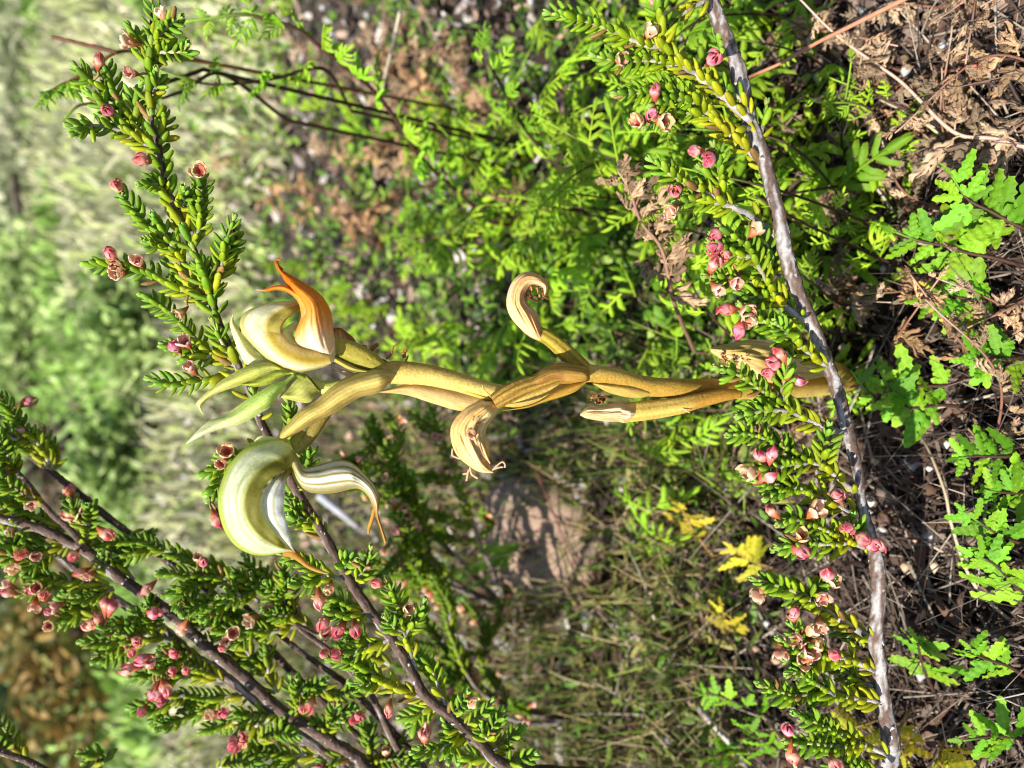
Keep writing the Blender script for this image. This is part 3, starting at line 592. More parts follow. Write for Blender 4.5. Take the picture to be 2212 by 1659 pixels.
bract([c3(1150, 1460), c3(1000, 1400), c3(700, 1310), c3(600, 1320)], [c3(1140, 1470), c3(950, 1410), c3(800, 1360), c3(590, 1330)], [.1525, .1515], .0005, bract_col((.66, .52, .12)))
bract([c1(1800, 1200), c1(1600, 1080), c1(1450, 960), c1(1300, 930), c1(1290, 850), c1(1380, 840)], [c1(1900, 1200), c1(1800, 1130), c1(1700, 1080), c1(1560, 1000), c1(1500, 920), c1(1400, 842)], [.1525, .1545, .155], -.0015, bract_col((.66, .46, .22), RUST, .2, lambda u, t: .5 * sstep(.6, .9, u) * abs(math.sin(19 * t))), m=M_dry, wav=.06)
bract([c1(1780, 1290), c1(1600, 1260), c1(1450, 1210), c1(1310, 1165)], [c1(1700, 1330), c1(1560, 1290), c1(1440, 1258), c1(1300, 1170)], [.154, .155], .0006, bract_col((.78, .56, .38), RUST, .15), m=M_dry)
# frayed bits of the dry bract
mb = MB()
for pts, w in [([c1(1500, 980), c1(1540, 1000), c1(1600, 995), c1(1620, 1010)], 2.0), ([c1(1790, 1110), c1(1830, 1070), c1(1850, 1010), c1(1885, 985)], 2.4), ([c1(1640, 1060), c1(1690, 1000), c1(1720, 985)], 5), ([c1(1900, 1150), c1(1950, 1140), c1(1980, 1080)], 2.2), ([c1(1950, 1100), c1(1940, 1060), c1(1960, 1030)], 5)]:
    pxtube(mb, [(x, y, .1525, w * (1 - .4 * i / len(pts))) for i, (x, y) in enumerate(pts)], 14, 7, col=(.40, .17, .07), rough=.2)
part('dry_shred', mb, M_dry, ORC, OB)
mb = MB(); pxtube(mb, [(*c3(1160, 1450), .151, 1.6), (*c3(1110, 1400), .150, 1.8), (*c3(1080, 1370), .150, 1.7), (*c3(1075, 1335), .150, 1.2)], 14, 6, col=(.7, .5, .2)); part('thread', mb, M_dry, ORC, OB)

# ---- first open flower: hood, inner petals, upturned orange sepals
def hood_col(kind):
    def f(u, s, ph):
        t = s
        rim = LIME if kind == 2 else np.array((.60, .55, .22))
        c = mix(rim, WHITE, sstep(.06, .17, t)); c = mix(c, rim, .35 * math.exp(-((t - .27) / .02) ** 2))
        c = mix(c, rim * .9, .65 * math.exp(-((t - (.47 - .08 * u)) / .03) ** 2))
        c = mix(c, np.array((.46, .46, .14)) if kind == 2 else np.array((.60, .48, .16)), .85 * sstep(.50, .60, t))
        c = mix(c, OLIVE * (.85 if kind == 2 else 1.5), (.92 if kind == 2 else .7) * sstep(.60, .70, t) * (1 - .30 * math.exp(-((t - .86) / .04) ** 2)))
        c = mix(c, np.array((.72, .70, .30)), .7 * (1 - sstep(0, .16, u)))
        c = mix(c, ORANGE * .75 if kind == 2 else ORANGE * 1.1, (.9 if kind == 2 else .75) * sstep(.84 if kind == 2 else .8, 1, u))
        return np.clip(c * (1 + .13 * streak(u, t * 1.3) + .10 * math.sin(150 * t + 6 * math.sin(4 * u) + 2 * math.sin(19 * u)) * sstep(0, .2, u)), 0, 1)
    return f
mb = MB()
trough(mb, [c1(1340, 1130), c1(1250, 1180), c1(1020, 1222), c1(800, 1140), c1(640, 1000), c1(545, 880), c1(525, 790), c1(580, 700), c1(770, 622), c1(930, 612), c1(1030, 610)],
       [c1(1330, 1080), c1(1230, 1060), c1(1090, 1050), c1(950, 1010), c1(880, 930), c1(870, 850), c1(900, 780), c1(960, 730), c1(1010, 690), c1(1040, 670), c1(1060, 650)],
       [.150, .150, .1495, .149, .149, .150], [.0015, .0045, .0062, .0065, .006, .0045, .003], hood_col(1), nu=60, nv=41, power=.8)
f1 = part('flower', mb, M_orchid, ORC, OB); f1['label'] = 'hooded flower with upturned orange sepals'
def sub(name, mb, m, parent): return link(name, mb.mesh(name, m, OB), parent)
mb = MB(); blade(mb, [c1(1310, 1150), c1(1100, 1180), c1(880, 1100), c1(745, 950), c1(755, 830), c1(850, 725), c1(1040, 655)], [c1(1290, 1060), c1(1100, 1030), c1(980, 980), c1(900, 900), c1(890, 840), c1(940, 760), c1(1060, 690)], [.1455, .1436, .1430, .1442, .147], .0008,
          lambda u, t: np.clip(mix(np.array((.46, .34, .04)), np.array((.70, .58, .26)), .5 + .5 * math.sin(8 * t + 1.4)) * (1 + .08 * streak(u, t)), 0, 1), nu=44, nv=15); sub('petal', mb, M_orchid, f1)
mb = MB(); blade(mb, [c1(1230, 1060), c1(1000, 990), c1(900, 900), c1(930, 830), c1(1000, 790)], [c1(1180, 1040), c1(1080, 1020), c1(1000, 930), c1(990, 880), c1(1030, 800)], [.150, .1495], .0006, lambda u, t: np.clip(mix(WHITE, np.array((.8, .75, .5)), t), 0, 1)); sub('petal', mb, M_orchid, f1)
def sepal_col(u, t):
    c = mix(np.array((.88, .72, .56)), np.array((.90, .46, .10)), sstep(.10, .40, u)); c = mix(c, np.array((.74, .26, .015)), sstep(.35, .75, u))
    c = mix(c, np.array((.92, .86, .74)), .7 * math.exp(-((t - .62) / .11) ** 2) * (1 - sstep(.2, .5, u)))
    return np.clip(c * (1 + .16 * streak(u, t * 1.6)), 0, 1)
mb = MB(); blade(mb, [c1(1340, 1080), c1(1330, 920), c1(1315, 720), c1(1220, 550), c1(1000, 405), c1(880, 335), c1(845, 275)], [c1(1170, 1040), c1(1040, 1000), c1(1000, 900), c1(1060, 700), c1(960, 520), c1(890, 400), c1(838, 285)], [.1475, .1445, .1435, .1440, .145, .146], .0046, sepal_col, nu=64, nv=41, wav=.02, fold=.05); sub('lateral_sepal', mb, M_orchid, f1)
mb = MB(); blade(mb, [c1(1200, 800), c1(1100, 600), c1(930, 480), c1(820, 478), c1(740, 505), c1(662, 508)], [c1(1060, 860), c1(1040, 650), c1(960, 550), c1(850, 515), c1(750, 530), c1(662, 516)], [.1430, .1432, .1445, .146], .0022, lambda u, t: np.clip(mix(sepal_col(.3 + .6 * u, t), np.array((.75, .50, .42)), sstep(.75, 1, u)), 0, 1), nu=44, nv=13); sub('lateral_sepal', mb, M_orchid, f1)
mb = MB(); pxtube(mb, [(*c1(880, 345), .1455, 6), (*c1(845, 300), .146, 4.5), (*c1(838, 262), .1462, 3.2), (*c1(858, 250), .146, 2.4), (*c1(884, 262), .1456, 1.6)], 24, 8, col=(.55, .22, .05)); sub('sepal_tip', mb, M_orchid, f1)
mb = MB(); pxtube(mb, [(*c1(1790, 1230), .1515, 14), (*c1(1650, 1140), .1508, 22), (*c1(1500, 1060), .1503, 23), (*c1(1380, 1020), .150, 22), (*c1(1310, 1000), .1495, 19)], 40, 18, col=lambda u, th: mix((.20, .21, .03), (.46, .38, .08), .5 + .5 * math.sin(th + 1.2)), ridge=(.06, 6)); sub('ovary', mb, M_stem, f1)
mb = MB(); blade(mb, [c1(1340, 1080), c1(1500, 1170), c1(1650, 1210), c1(1760, 1220)], [c1(1330, 1130), c1(1450, 1195), c1(1560, 1225), c1(1740, 1240)], [.149, .1495, .150], .0016, bract_col((.55, .50, .14))); sub('bract', mb, M_orchid, f1)
mb = MB(); blade(mb, [c1(1330, 860), c1(1345, 960), c1(1350, 1060), c1(1340, 1130)], [c1(1250, 960), c1(1230, 1000), c1(1220, 1080), c1(1270, 1160)], [.1468, .147], .0012, lambda u, t: np.clip(np.array((.80, .72, .52)) * (1 + .07 * streak(u, t)), 0, 1), nu=20, nv=11); sub('petal', mb, M_orchid, f1)

# ---- second open flower
mb = MB()
trough(mb, [c2(960, 400), c2(860, 365), c2(700, 385), c2(560, 450), c2(430, 590), c2(350, 780), c2(335, 940), c2(380, 1130), c2(470, 1270), c2(600, 1352), c2(740, 1372), c2(880, 1350), c2(960, 1340), c2(1010, 1375)],
       [c2(975, 480), c2(985, 560), c2(950, 620), c2(870, 660), c2(780, 720), c2(720, 800), c2(692, 900), c2(700, 1000), c2(750, 1090), c2(815, 1170), c2(880, 1240), c2(930, 1290), c2(970, 1320), c2(1015, 1368)],
       [.149, .1485, .148, .148, .148, .149], [.0015, .005, .0072, .0078, .0074, .006, .0035, .0009], hood_col(2), nu=84, nv=49, power=.85)
f2 = part('flower', mb, M_orchid, ORC, OB); f2['label'] = 'large pale green striped hooded flower'
mb = MB(); blade(mb, [c2(970, 600), c2(850, 690), c2(740, 800), c2(692, 930), c2(740, 1080), c2(860, 1220), c2(990, 1350)], [c2(975, 650), c2(930, 720), c2(915, 830), c2(905, 960), c2(930, 1090), c2(970, 1230), c2(1015, 1355)], [.1475, .1440, .1425, .1425, .1440, .148], .0012,
          lambda u, t: np.clip(mix(mix((.72, .73, .70), np.array((.40, .38, .14)), .7 * math.exp(-((t - .55) / .06) ** 2)), np.array((.42, .34, .14)), max(1 - sstep(.05, .3, u), sstep(.9, 1, u))) * (1 + .10 * streak(u, t * 2)), 0, 1), nu=44, nv=21, wav=.015); sub('petal', mb, M_orchid, f2)
mb = MB(); pxtube(mb, [(*c2(930, 1330), .1485, 14), (*c2(985, 1355), .148, 10), (*c2(1050, 1405), .148, 7), (*c2(1120, 1465), .1475, 5), (*c2(1210, 1505), .147, 4), (*c2(1290, 1527), .147, 1.6)], 40, 10, col=lambda u, th: mix((.50, .27, .05), (.55, .36, .10), u)); sub('hood_tip', mb, M_orchid, f2)
def syn_col(u, t):
    st = stripes(u, t + .02 * math.sin(6 * u), (.02, .24, .44, .70, .98), .045)
    c = mix(np.array((.78, .76, .68)), np.array((.36, .30, .06)), max(st, .75 * sstep(.72, .86, t)))
    c = mix(c, np.array((.50, .46, .16)), .8 * (1 - sstep(.05, .25, u)))
    c = mix(c, np.array((.55, .30, .05)), .85 * sstep(.60, .82, u))
    return np.clip(c * (1 + .08 * streak(u, t)), 0, 1)
mb = MB(); blade(mb, [c2(965, 450), c2(1030, 520), c2(1080, 605), c2(1200, 590), c2(1350, 545), c2(1480, 560), c2(1600, 660), c2(1700, 780), c2(1735, 880), c2(1722, 1000), c2(1750, 1110), c2(1792, 1230)],
          [c2(960, 560), c2(985, 700), c2(1060, 800), c2(1200, 836), c2(1350, 828), c2(1480, 800), c2(1560, 800), c2(1630, 860), c2(1680, 970), c2(1712, 1070), c2(1742, 1160), c2(1775, 1285)],
          [.149, .1475, .147, .147, .148, .149], .0048, syn_col, nu=84, nv=41, power=2.2, wav=.012, fold=.025); sub('lateral_sepal', mb, M_orchid, f2)
mb = MB(); pxtube(mb, [(*c2(1690, 960), .150, 5), (*c2(1665, 1060), .1505, 4.5), (*c2(1640, 1130), .151, 4), (*c2(1635, 1185), .151, 2)], 20, 8, col=(.55, .34, .08)); sub('sepal_tip', mb, M_orchid, f2)
mb = MB(); pxtube(mb, [(*c2(1290, 130), .152, 9), (*c2(1220, 210), .1515, 12), (*c2(1150, 310), .151, 13), (*c2(1080, 400), .1505, 12), (*c2(1000, 470), .150, 12)], 34, 14, col=lambda u, th: mix((.30, .22, .06), (.38, .34, .10), u), ridge=(.07, 6)); sub('ovary', mb, M_stem, f2)
mb = MB(); blade(mb, [c2(960, 380), c2(900, 350), c2(850, 350), c2(700, 338), c2(625, 415)], [c2(960, 400), c2(890, 380), c2(800, 385), c2(700, 400), c2(628, 418)], [.1495, .1495], .0004, lambda u, t: np.array((.84, .82, .50))); sub('collar', mb, M_orchid, f2)
bract([c1(1860, 1225), c1(1720, 1192), c1(1500, 1255), c1(1320, 1350), c1(1170, 1480), c2(1040, 120), c2(930, 240), c2(845, 352)], [c1(1870, 1250), c1(1740, 1390), c1(1570, 1440), c1(1450, 1510), c1(1340, 1580), c2(1215, 200), c2(1080, 280), c2(920, 365)],
      [.1492, .1492, .1488, .1485, .1485, .149], .0042, bract_col((.66, .55, .20), (.50, .34, .10), .13, lambda u, t: .5 * sstep(.55, 1, t) * (1 - u * .4)), nu=64, nv=37, power=2.4, fold=.012)
mb = MB(); pxtube(mb, [(*c2(1000, 430), .1505, 16), (*c2(1030, 360), .151, 15), (*c2(1080, 300), .1513, 11)], 20, 12, col=(.36, .36, .08)); part('bract_base', mb, M_stem, ORC, OB)

# ---- three buds and their bracts
def bud(A, B, d, bulge, c0, c1_, name='bud', **k):
    bulge *= .8; mb = MB(); blade(mb, A, B, d, bulge, lambda u, t: np.clip(mix(c0, c1_, sstep(.35, .95, u)) * (1 + .20 * streak(u, t)), 0, 1), nu=48, nv=31, **k)
    blade(mb, B, A, np.asarray(d), -bulge * .8, lambda u, t: np.asarray(c0, float) * .95, nu=48, nv=9, thick=0); return part(name, mb, M_orchid, ORC, OB)
G1 = np.array((.52, .58, .11)); G2 = np.array((.92, .82, .40)); G3 = np.array((.64, .78, .25)); G4 = np.array((.94, .94, .56))
bud([c1(990, 1230), c1(900, 1190), c1(780, 1140), c1(600, 1168), c1(420, 1260), c1(270, 1370), c1(155, 1480), c1(165, 1530), c1(205, 1592)], [c1(990, 1245), c1(900, 1225), c1(820, 1210), c1(650, 1290), c1(520, 1340), c1(330, 1410), c1(225, 1480), c1(190, 1530), c1(209, 1594)], [.1485, .1475, .147, .147], .0032, mix(G1, G2, .3), G2)
bud([c1(960, 1220), c1(860, 1205), c1(760, 1240), c1(640, 1300), c1(530, 1330)], [c1(960, 1235), c1(880, 1270), c1(780, 1330), c1(680, 1350), c1(535, 1336)], [.1475, .1468], .0016, G1 * .8, G1 * .9, name='bud_lip')
bud([c1(980, 1240), c1(900, 1290), c1(800, 1330), c1(600, 1450), c1(400, 1590), c2(250, 215), c2(150, 300), c2(62, 400)], [c1(1000, 1260), c1(940, 1320), c1(850, 1440), c1(780, 1530), c2(720, 130), c2(540, 230), c2(330, 285), c2(66, 405)], [.1485, .1465, .146, .146], .0040, G3, G4)
bud([c1(760, 1130), c1(600, 1165), c1(520, 1060), c1(455, 880), c1(440, 800), c1(466, 715)], [c1(780, 1120), c1(680, 1070), c1(590, 970), c1(520, 860), c1(475, 790), c1(468, 720)], [.153, .153, .154], .0020, (.80, .80, .50), (.84, .74, .42))
bud([c1(780, 1125), c1(720, 1090), c1(650, 1020), c1(600, 930)], [c1(800, 1110), c1(760, 1060), c1(700, 1000), c1(610, 930)], [.1545, .155], .0008, (.62, .74, .44), (.62, .74, .50), name='bud_lip')
bract([c1(1080, 1235), c1(1000, 1290), c1(940, 1360), c1(865, 1440)], [c1(1210, 1390), c1(1180, 1410), c1(1110, 1490), c1(870, 1445)], [.1495, .1485, .148], .0022, bract_col((.60, .60, .20)))
bract([c1(1010, 1240), c1(1080, 1235), c1(1150, 1290), c1(1225, 1385)], [c1(1020, 1270), c1(1070, 1310), c1(1120, 1370), c1(1200, 1395)], [.149, .1495], .0012, bract_col((.26, .34, .05)))

# ---- withered flowers
def crumple(mb, seed, n, box, w, d, cols):                 # shrivelled folds lying over a withered flower
    g = np.random.default_rng(seed)
    for _ in range(n):
        x, y = g.uniform(box[0], box[2]), g.uniform(box[1], box[3]); a = g.uniform(0, 6.28); L = g.uniform(5, 13)
        pts = [(x + math.cos(a) * L * t + g.normal(0, 2), y + math.sin(a) * L * t + g.normal(0, 2), d + g.normal(0, .0006), g.uniform(.6, 1) * w * (1.1 - .7 * t)) for t in (0, .4, .7, 1)]
        pxtube(mb, pts, 10, 6, col=np.asarray(cols[g.integers(len(cols))]) * g.uniform(.7, 1.2), flat=.5, rough=.15, seed=int(g.integers(1e6)))
def withered(A, B, d, bulge, seed, c_a=DRY, c_b=(.82, .60, .36), dark=lambda u, t: 0, name='withered_flower', **k):
    mb = MB(); f = lambda u, t: np.clip(mix(mix(c_a, c_b, .5 + .5 * math.sin(6 * t + 5 * u + seed)), RUST * .7, dark(u, t)) * (1 + .30 * streak(u, t * 1.5)), 0, 1)
    blade(mb, A, B, d, bulge, f, nu=70, nv=37, wav=.06, seed=seed, fold=.10, **k); blade(mb, B, A, np.asarray(d), -bulge * .7, f, nu=60, nv=11, wav=.05, seed=seed + 1)
    return part(name, mb, M_dry, ORC, OB)
wA = withered([c3(1590, 965), c3(1490, 925), c3(1400, 850), c3(1310, 740), c3(1278, 620), c3(1310, 480), c3(1380, 390), c3(1470, 358), c3(1560, 385), c3(1640, 450), c3(1640, 520), c3(1600, 590)], [c3(1600, 950), c3(1590, 880), c3(1575, 800), c3(1540, 710), c3(1470, 640), c3(1450, 570), c3(1480, 500), c3(1520, 480), c3(1560, 490), c3(1590, 510), c3(1590, 540), c3(1570, 600)], [.158, .157, .156, .156, .157], .0030, 31, dark=lambda u, t: .75 * sstep(.68, .95, t) * sstep(.3, .5, u))
wA['label'] = 'withered tan flower hooked over at its end'
mb = MB(); crumple(mb, 41, 16, (*c3(1430, 490), *c3(1620, 600)), 3.2, .1555, [(.33, .13, .05), (.22, .08, .04), (.6, .36, .18)]); pxtube(mb, [(*c3(1480, 520), .1555, 3), (*c3(1490, 590), .155, 3), (*c3(1540, 610), .155, 3), (*c3(1580, 590), .1555, 2)], 18, 7, col=(.10, .06, .03)); link('shrivelled_petal', mb.mesh('shrivelled_petal', M_dry, OB), wA)
mb = MB(); pxtube(mb, [(*c3(1960, 1200), .159, 16), (*c3(1860, 1120), .159, 20), (*c3(1740, 1010), .1585, 18), (*c3(1640, 930), .158, 16), (*c3(1540, 880), .158, 15)], 44, 18, col=lambda u, th: mix((.50, .38, .07), (.26, .20, .03), .5 + .5 * math.sin(6 * th)), ridge=(.07, 6)); link('ovary', mb.mesh('ovary', M_stem, OB), wA)
bract([c3(1830, 1150), c3(1760, 1130), c3(1690, 1140), c3(1665, 1120)], [c3(1840, 1170), c3(1760, 1160), c3(1700, 1150), c3(1668, 1090)], [.158, .1575], .0005, bract_col((.76, .56, .36)), m=M_dry)
wB = withered([c4(600, 590), c4(480, 600), c4(340, 680), c4(250, 800), c4(248, 930), c4(300, 1060), c4(400, 1150), c4(500, 1205), c4(610, 1212)], [c4(670, 640), c4(610, 740), c4(560, 810), c4(545, 880), c4(570, 960), c4(590, 1030), c4(575, 1090), c4(590, 1150), c4(615, 1200)], [.1525, .151, .1505, .1505, .151], .0040, 33, c_a=(.76, .52, .22), c_b=(.84, .66, .36), dark=lambda u, t: .45 * math.exp(-((t - .62) / .12) ** 2) * sstep(.1, .4, u) * (1 - sstep(.8, 1, u)))
wB['label'] = 'withered cream flower with a shrivelled rolled lip'
mb = MB()
for k in range(5):                                         # nested shrivelled folds of the inner petals
    pxtube(mb, [(*c4(430 + 12 * k, 760 + 34 * k), .1478, 3.0), (*c4(400 + 30 * k, 900 + 22 * k), .1470, 3.6), (*c4(450 + 25 * k, 1010 + 14 * k), .1470, 3.2), (*c4(560 + 6 * k, 1090 + 10 * k), .1480, 1.6)], 22, 7, col=mix((.80, .58, .30), (.50, .26, .12), k % 2 * .7), flat=.6, rough=.08, seed=k)
sp = [(*c4(430 + 50 * math.cos(a) * (1 - a / 14), 870 + 52 * math.sin(a) * (1 - a / 14)), .1468 - .00008 * a, 4.0 - .2 * a) for a in np.linspace(0, 9, 14)]
pxtube(mb, sp, 60, 7, col=lambda u, th: mix((.72, .50, .28), (.24, .07, .05), u), rough=.05)
crumple(mb, 42, 9, (*c4(430, 700), *c4(500, 800)), 2.4, .1475, [(.42, .22, .08), (.3, .14, .05), (.7, .45, .2)])
for pts in ([c4(600, 1190), c4(640, 1150), c4(690, 1115), c4(712, 1135), c4(715, 1165)], [c4(600, 1185), c4(650, 1165), c4(700, 1158)], [c4(410, 1160), c4(425, 1220), c4(478, 1260)], [c4(400, 1180), c4(390, 1230), c4(380, 1280)], [c4(395, 1210), c4(370, 1218), c4(348, 1222)], [c4(260, 1000), c4(262, 1060), c4(330, 1090)]):
    pxtube(mb, [(x, y, .1505, 2.0) for x, y in pts], 14, 6, col=(.72, .48, .34), rough=.15)
link('shrivelled_petal', mb.mesh('shrivelled_petal', M_dry, OB), wB)
mb = MB(); pxtube(mb, [(*c4(1230, 370), .1535, 13), (*c4(1050, 420), .152, 17), (*c4(850, 480), .151, 20), (*c4(720, 540), .1505, 20), (*c4(620, 600), .1505, 17)], 50, 24, col=lambda u, th: np.array((.46, .30, .07)) * (.75 + .35 * math.sin(9 * th + 4 * u)), ridge=(.08, 9), rough=.012); link('ovary', mb.mesh('ovary', M_stem, OB), wB)
wC = withered([c5(660, 905), c5(540, 835), c5(470, 825), c5(330, 845), c5(220, 850), c5(145, 920)], [c5(665, 920), c5(545, 995), c5(470, 990), c5(330, 985), c5(200, 960), c5(147, 935)], [.165, .1645, .1645], .0028, 35, c_a=(.66, .46, .24), c_b=(.76, .58, .38)); wC['label'] = 'withered pale seed pod pressed along the stalk'
mb = MB(); pxtube(mb, [(*c5(1520, 745), .173, 10), (*c5(1380, 760), .171, 14), (*c5(1150, 810), .169, 17), (*c5(1000, 850), .168, 19), (*c5(800, 880), .167, 21), (*c5(640, 900), .166, 22), (*c5(520, 915), .1655, 21)], 60, 18, col=lambda u, th: mix(mix((.50, .27, .06), (.68, .50, .16), sstep(.3, .5, u)), (.42, .30, .06), .35 + .35 * math.sin(6 * th)), ridge=(.06, 6)); link('ovary', mb.mesh('ovary', M_stem, OB), wC)
mb = MB(); crumple(mb, 43, 12, (*c5(230, 760), *c5(390, 830)), 3.4, .1645, [(.33, .13, .06), (.25, .09, .05), (.55, .30, .10)]); crumple(mb, 44, 3, (*c5(900, 880), *c5(960, 910)), 3.6, .1675, [(.6, .36, .08)]); pxtube(mb, [(*c5(990, 850), .1665, 1.5), (*c5(1040, 880), .166, 1.5), (*c5(1095, 915), .166, .8)], 10, 6, col=(.8, .6, .3)); link('shrivelled_petal', mb.mesh('shrivelled_petal', M_dry, OB), wC)
wD = withered([c5(2250, 520), c5(2000, 440), c5(1850, 320), c5(1780, 285), c5(1600, 280), c5(1450, 310), c5(1275, 345)], [c5(2260, 600), c5(2050, 640), c5(1850, 660), c5(1720, 640), c5(1560, 560), c5(1430, 500), c5(1275, 390)], [.186, .182, .179, .177], .0050, 37, c_a=(.55, .45, .16), c_b=(.76, .54, .28), dark=lambda u, t: .8 * math.exp(-((t - .55) / .2) ** 2) * math.exp(-((u - .42) / .14) ** 2))
wD['label'] = 'withered brown flower low on the stalk behind the heath branch'
mb = MB(); crumple(mb, 45, 14, (*c5(1300, 370), *c5(1600, 520)), 4.5, .1735, [(.72, .50, .28), (.45, .24, .10), (.8, .6, .38)]); link('shrivelled_petal', mb.mesh('shrivelled_petal', M_dry, OB), wD)
mb = MB(); pxtube(mb, [(1838, 824, .228, 15), (1815, 806, .213, 18), (1792, 797, .199, 19), (1766, 790, .187, 19)], 24, 14, col=(.52, .36, .08), ridge=(.05, 6)); link('ovary', mb.mesh('ovary', M_stem, OB), wD)

# ------------------------------------------------------------------ ferns
def pinna_template(seed, lobes=5, curl=.5, lw=.085, flat=.3, wav=.12):
    g = np.random.default_rng(seed); V = []; F = []; C = []; n0 = 0
    def lobe(o, dv, nv_, L, W):
        nonlocal n0
        nu, nw = 7, 5; sv = norm(np.cross(nv_, dv)); dv = norm(dv); tw_ = g.normal(0, .15)
        ph = g.uniform(0, 6)
        for i in range(nu):
            u = i / (nu - 1); w = W * (math.sin(math.pi * (.12 + .80 * u)) ** .55) * (1 + wav * math.sin(14 * u + ph)) * (1 if u < .97 else .5)
            for j in range(nw):
                s = 2 * j / (nw - 1) - 1
                p = o + dv * L * (u - .25 * curl * u * u) + sv * w * s * (1 - .3 * abs(s) * curl) + nv_ * (-curl * .55 * L * u * u - flat * W * s * s - .02 * math.sin(11 * u + ph) * L + tw_ * w * s)
                V.append(p); C.append(mix((.95, 1.0, .8), (1.45, 1.15, 1.0), .55 * u ** 3 + .25 * abs(s) * u))
        F.extend((grid_faces(nu, nw) + n0).tolist()); n0 += nu * nw
    Z = np.array((0, 0, 1.0)); bend = g.uniform(.1, .35) * (curl + .3)
    def mid(t): return np.array((.04 * math.sin(3 * t + seed), t, -bend * t * t))
    for k in range(lobes):
        t = .12 + .70 * k / lobes; L = (.46 - .24 * t) * g.uniform(.85, 1.15)
        for sg in (-1, 1):
            a = math.radians(g.uniform(48, 66)); dv = np.array((sg * math.sin(a), math.cos(a), g.normal(0, .10)))
            lobe(mid(t + g.normal(0, .015)), dv, norm(Z + (0, 0, 0) + .25 * g.normal(0, 1, 3) * (1, 1, 0)), L, lw * (1.15 - .4 * t))
    lobe(mid(.74), np.array((g.normal(0, .1), 1, -.2)), Z, .34, lw)
    nu = 9
    for i in range(nu):                                    # midrib
        t = i / (nu - 1) * .85; p = mid(t); w = .022 * (1 - t * .6)
        for q in ((-w, 0, .004), (0, 0, .026), (w, 0, .004)): V.append(p + q); C.append((1.3, 1.15, .8))
    F.extend((grid_faces(nu, 3) + n0).tolist())
    return np.array(V), np.array(F), np.array(C)
def toothed_template(seed):                                # long leaflet with a lobed, wavy margin and a pair of side lobes
    g = np.random.default_rng(seed); V = []; F = []; C = []; n0 = 0
    def leaf(o, dv, L, W, teeth):
        nonlocal n0
        nu, nw = 17, 5; dv = norm(dv); sv = norm(np.cross((0, 0, 1), dv)); ph = g.uniform(0, 6); bend = g.normal(.12, .12); cup = g.uniform(-.1, .5)
        for i in range(nu):
            u = i / (nu - 1); w = W * math.sin(math.pi * (.06 + .86 * u)) ** .62 * (1 + .24 * math.sin(teeth * 6.28 * u + ph))
            for j in range(nw):
                s = 2 * j / (nw - 1) - 1
                V.append(o + dv * L * u + sv * w * s + np.array((0, 0, -bend * L * u * u - cup * w * s * s + .03 * L * math.sin(teeth * 6.28 * u + ph + 1.5 * s))))
                C.append(mix((.85, .95, .8), (1.7, 1.3, 1.1), .55 * sstep(.75, 1, u) + .35 * sstep(.6, 1, abs(s))) if abs(s) > .1 else (1.25, 1.12, 1.0))
        F.extend((grid_faces(nu, nw) + n0).tolist()); n0 += nu * nw
    leaf(np.array((0, .05, 0.)), np.array((g.normal(0, .05), 1, .05)), .95, .15, 4.5)
    for sg in (-1, 1):
        if g.random() < .85: leaf(np.array((0, .12 + .05 * sg, 0.)), np.array((sg * .8, .75, .0)), .42 * g.uniform(.8, 1.2), .095, 2.2)
        if g.random() < .5: leaf(np.array((0, .32, 0.)), np.array((sg * .75, .8, .0)), .26 * g.uniform(.8, 1.2), .08, 1.3)
    return np.array(V), np.array(F), np.array(C)
def crumpled_template(seed):                               # a dead leaflet rolled up into a knobbly bunch
    g = np.random.default_rng(seed); V, F, C = pinna_template(seed, 5, 1.7, .115, 1.5, .5)
    Y = V[:, 1].copy(); a = 1.0 * Y + g.uniform(-.3, .3); z = V[:, 2] * .9
    V = np.c_[V[:, 0] * .85, np.sin(a) * .8 - z * np.sin(a) * .4, z * np.cos(a) * .9 - (1 - np.cos(a)) * .6]
    for k in range(3): V = V + .022 * np.sin(V[:, [1, 2, 0]] * (13 + 6 * k) + g.uniform(0, 6, 3))
    return V, F, C * (1 + .25 * np.sin(V[:, [1]] * 23 + V[:, [0]] * 17))
FERN_T = [pinna_template(100 + i, 3 + i % 2, .7 + .25 * (i % 3), .070, .95, .10) for i in range(6)]
FLAT_T = [toothed_template(200 + i) for i in range(6)]
DEAD_T = [crumpled_template(300 + i) for i in range(6)]
def to_mesh(t, m): b = MB(); b.add(*t); return b.mesh('pinna', m)
FERN_M = [to_mesh(t, M_fern) for t in FERN_T]; FLAT_M = [to_mesh(t, M_fern) for t in FLAT_T]; DEAD_M = [to_mesh(t, M_dead) for t in DEAD_T]
FG = np.array((.20, .41, .022)); FY = np.array((.40, .52, .028))
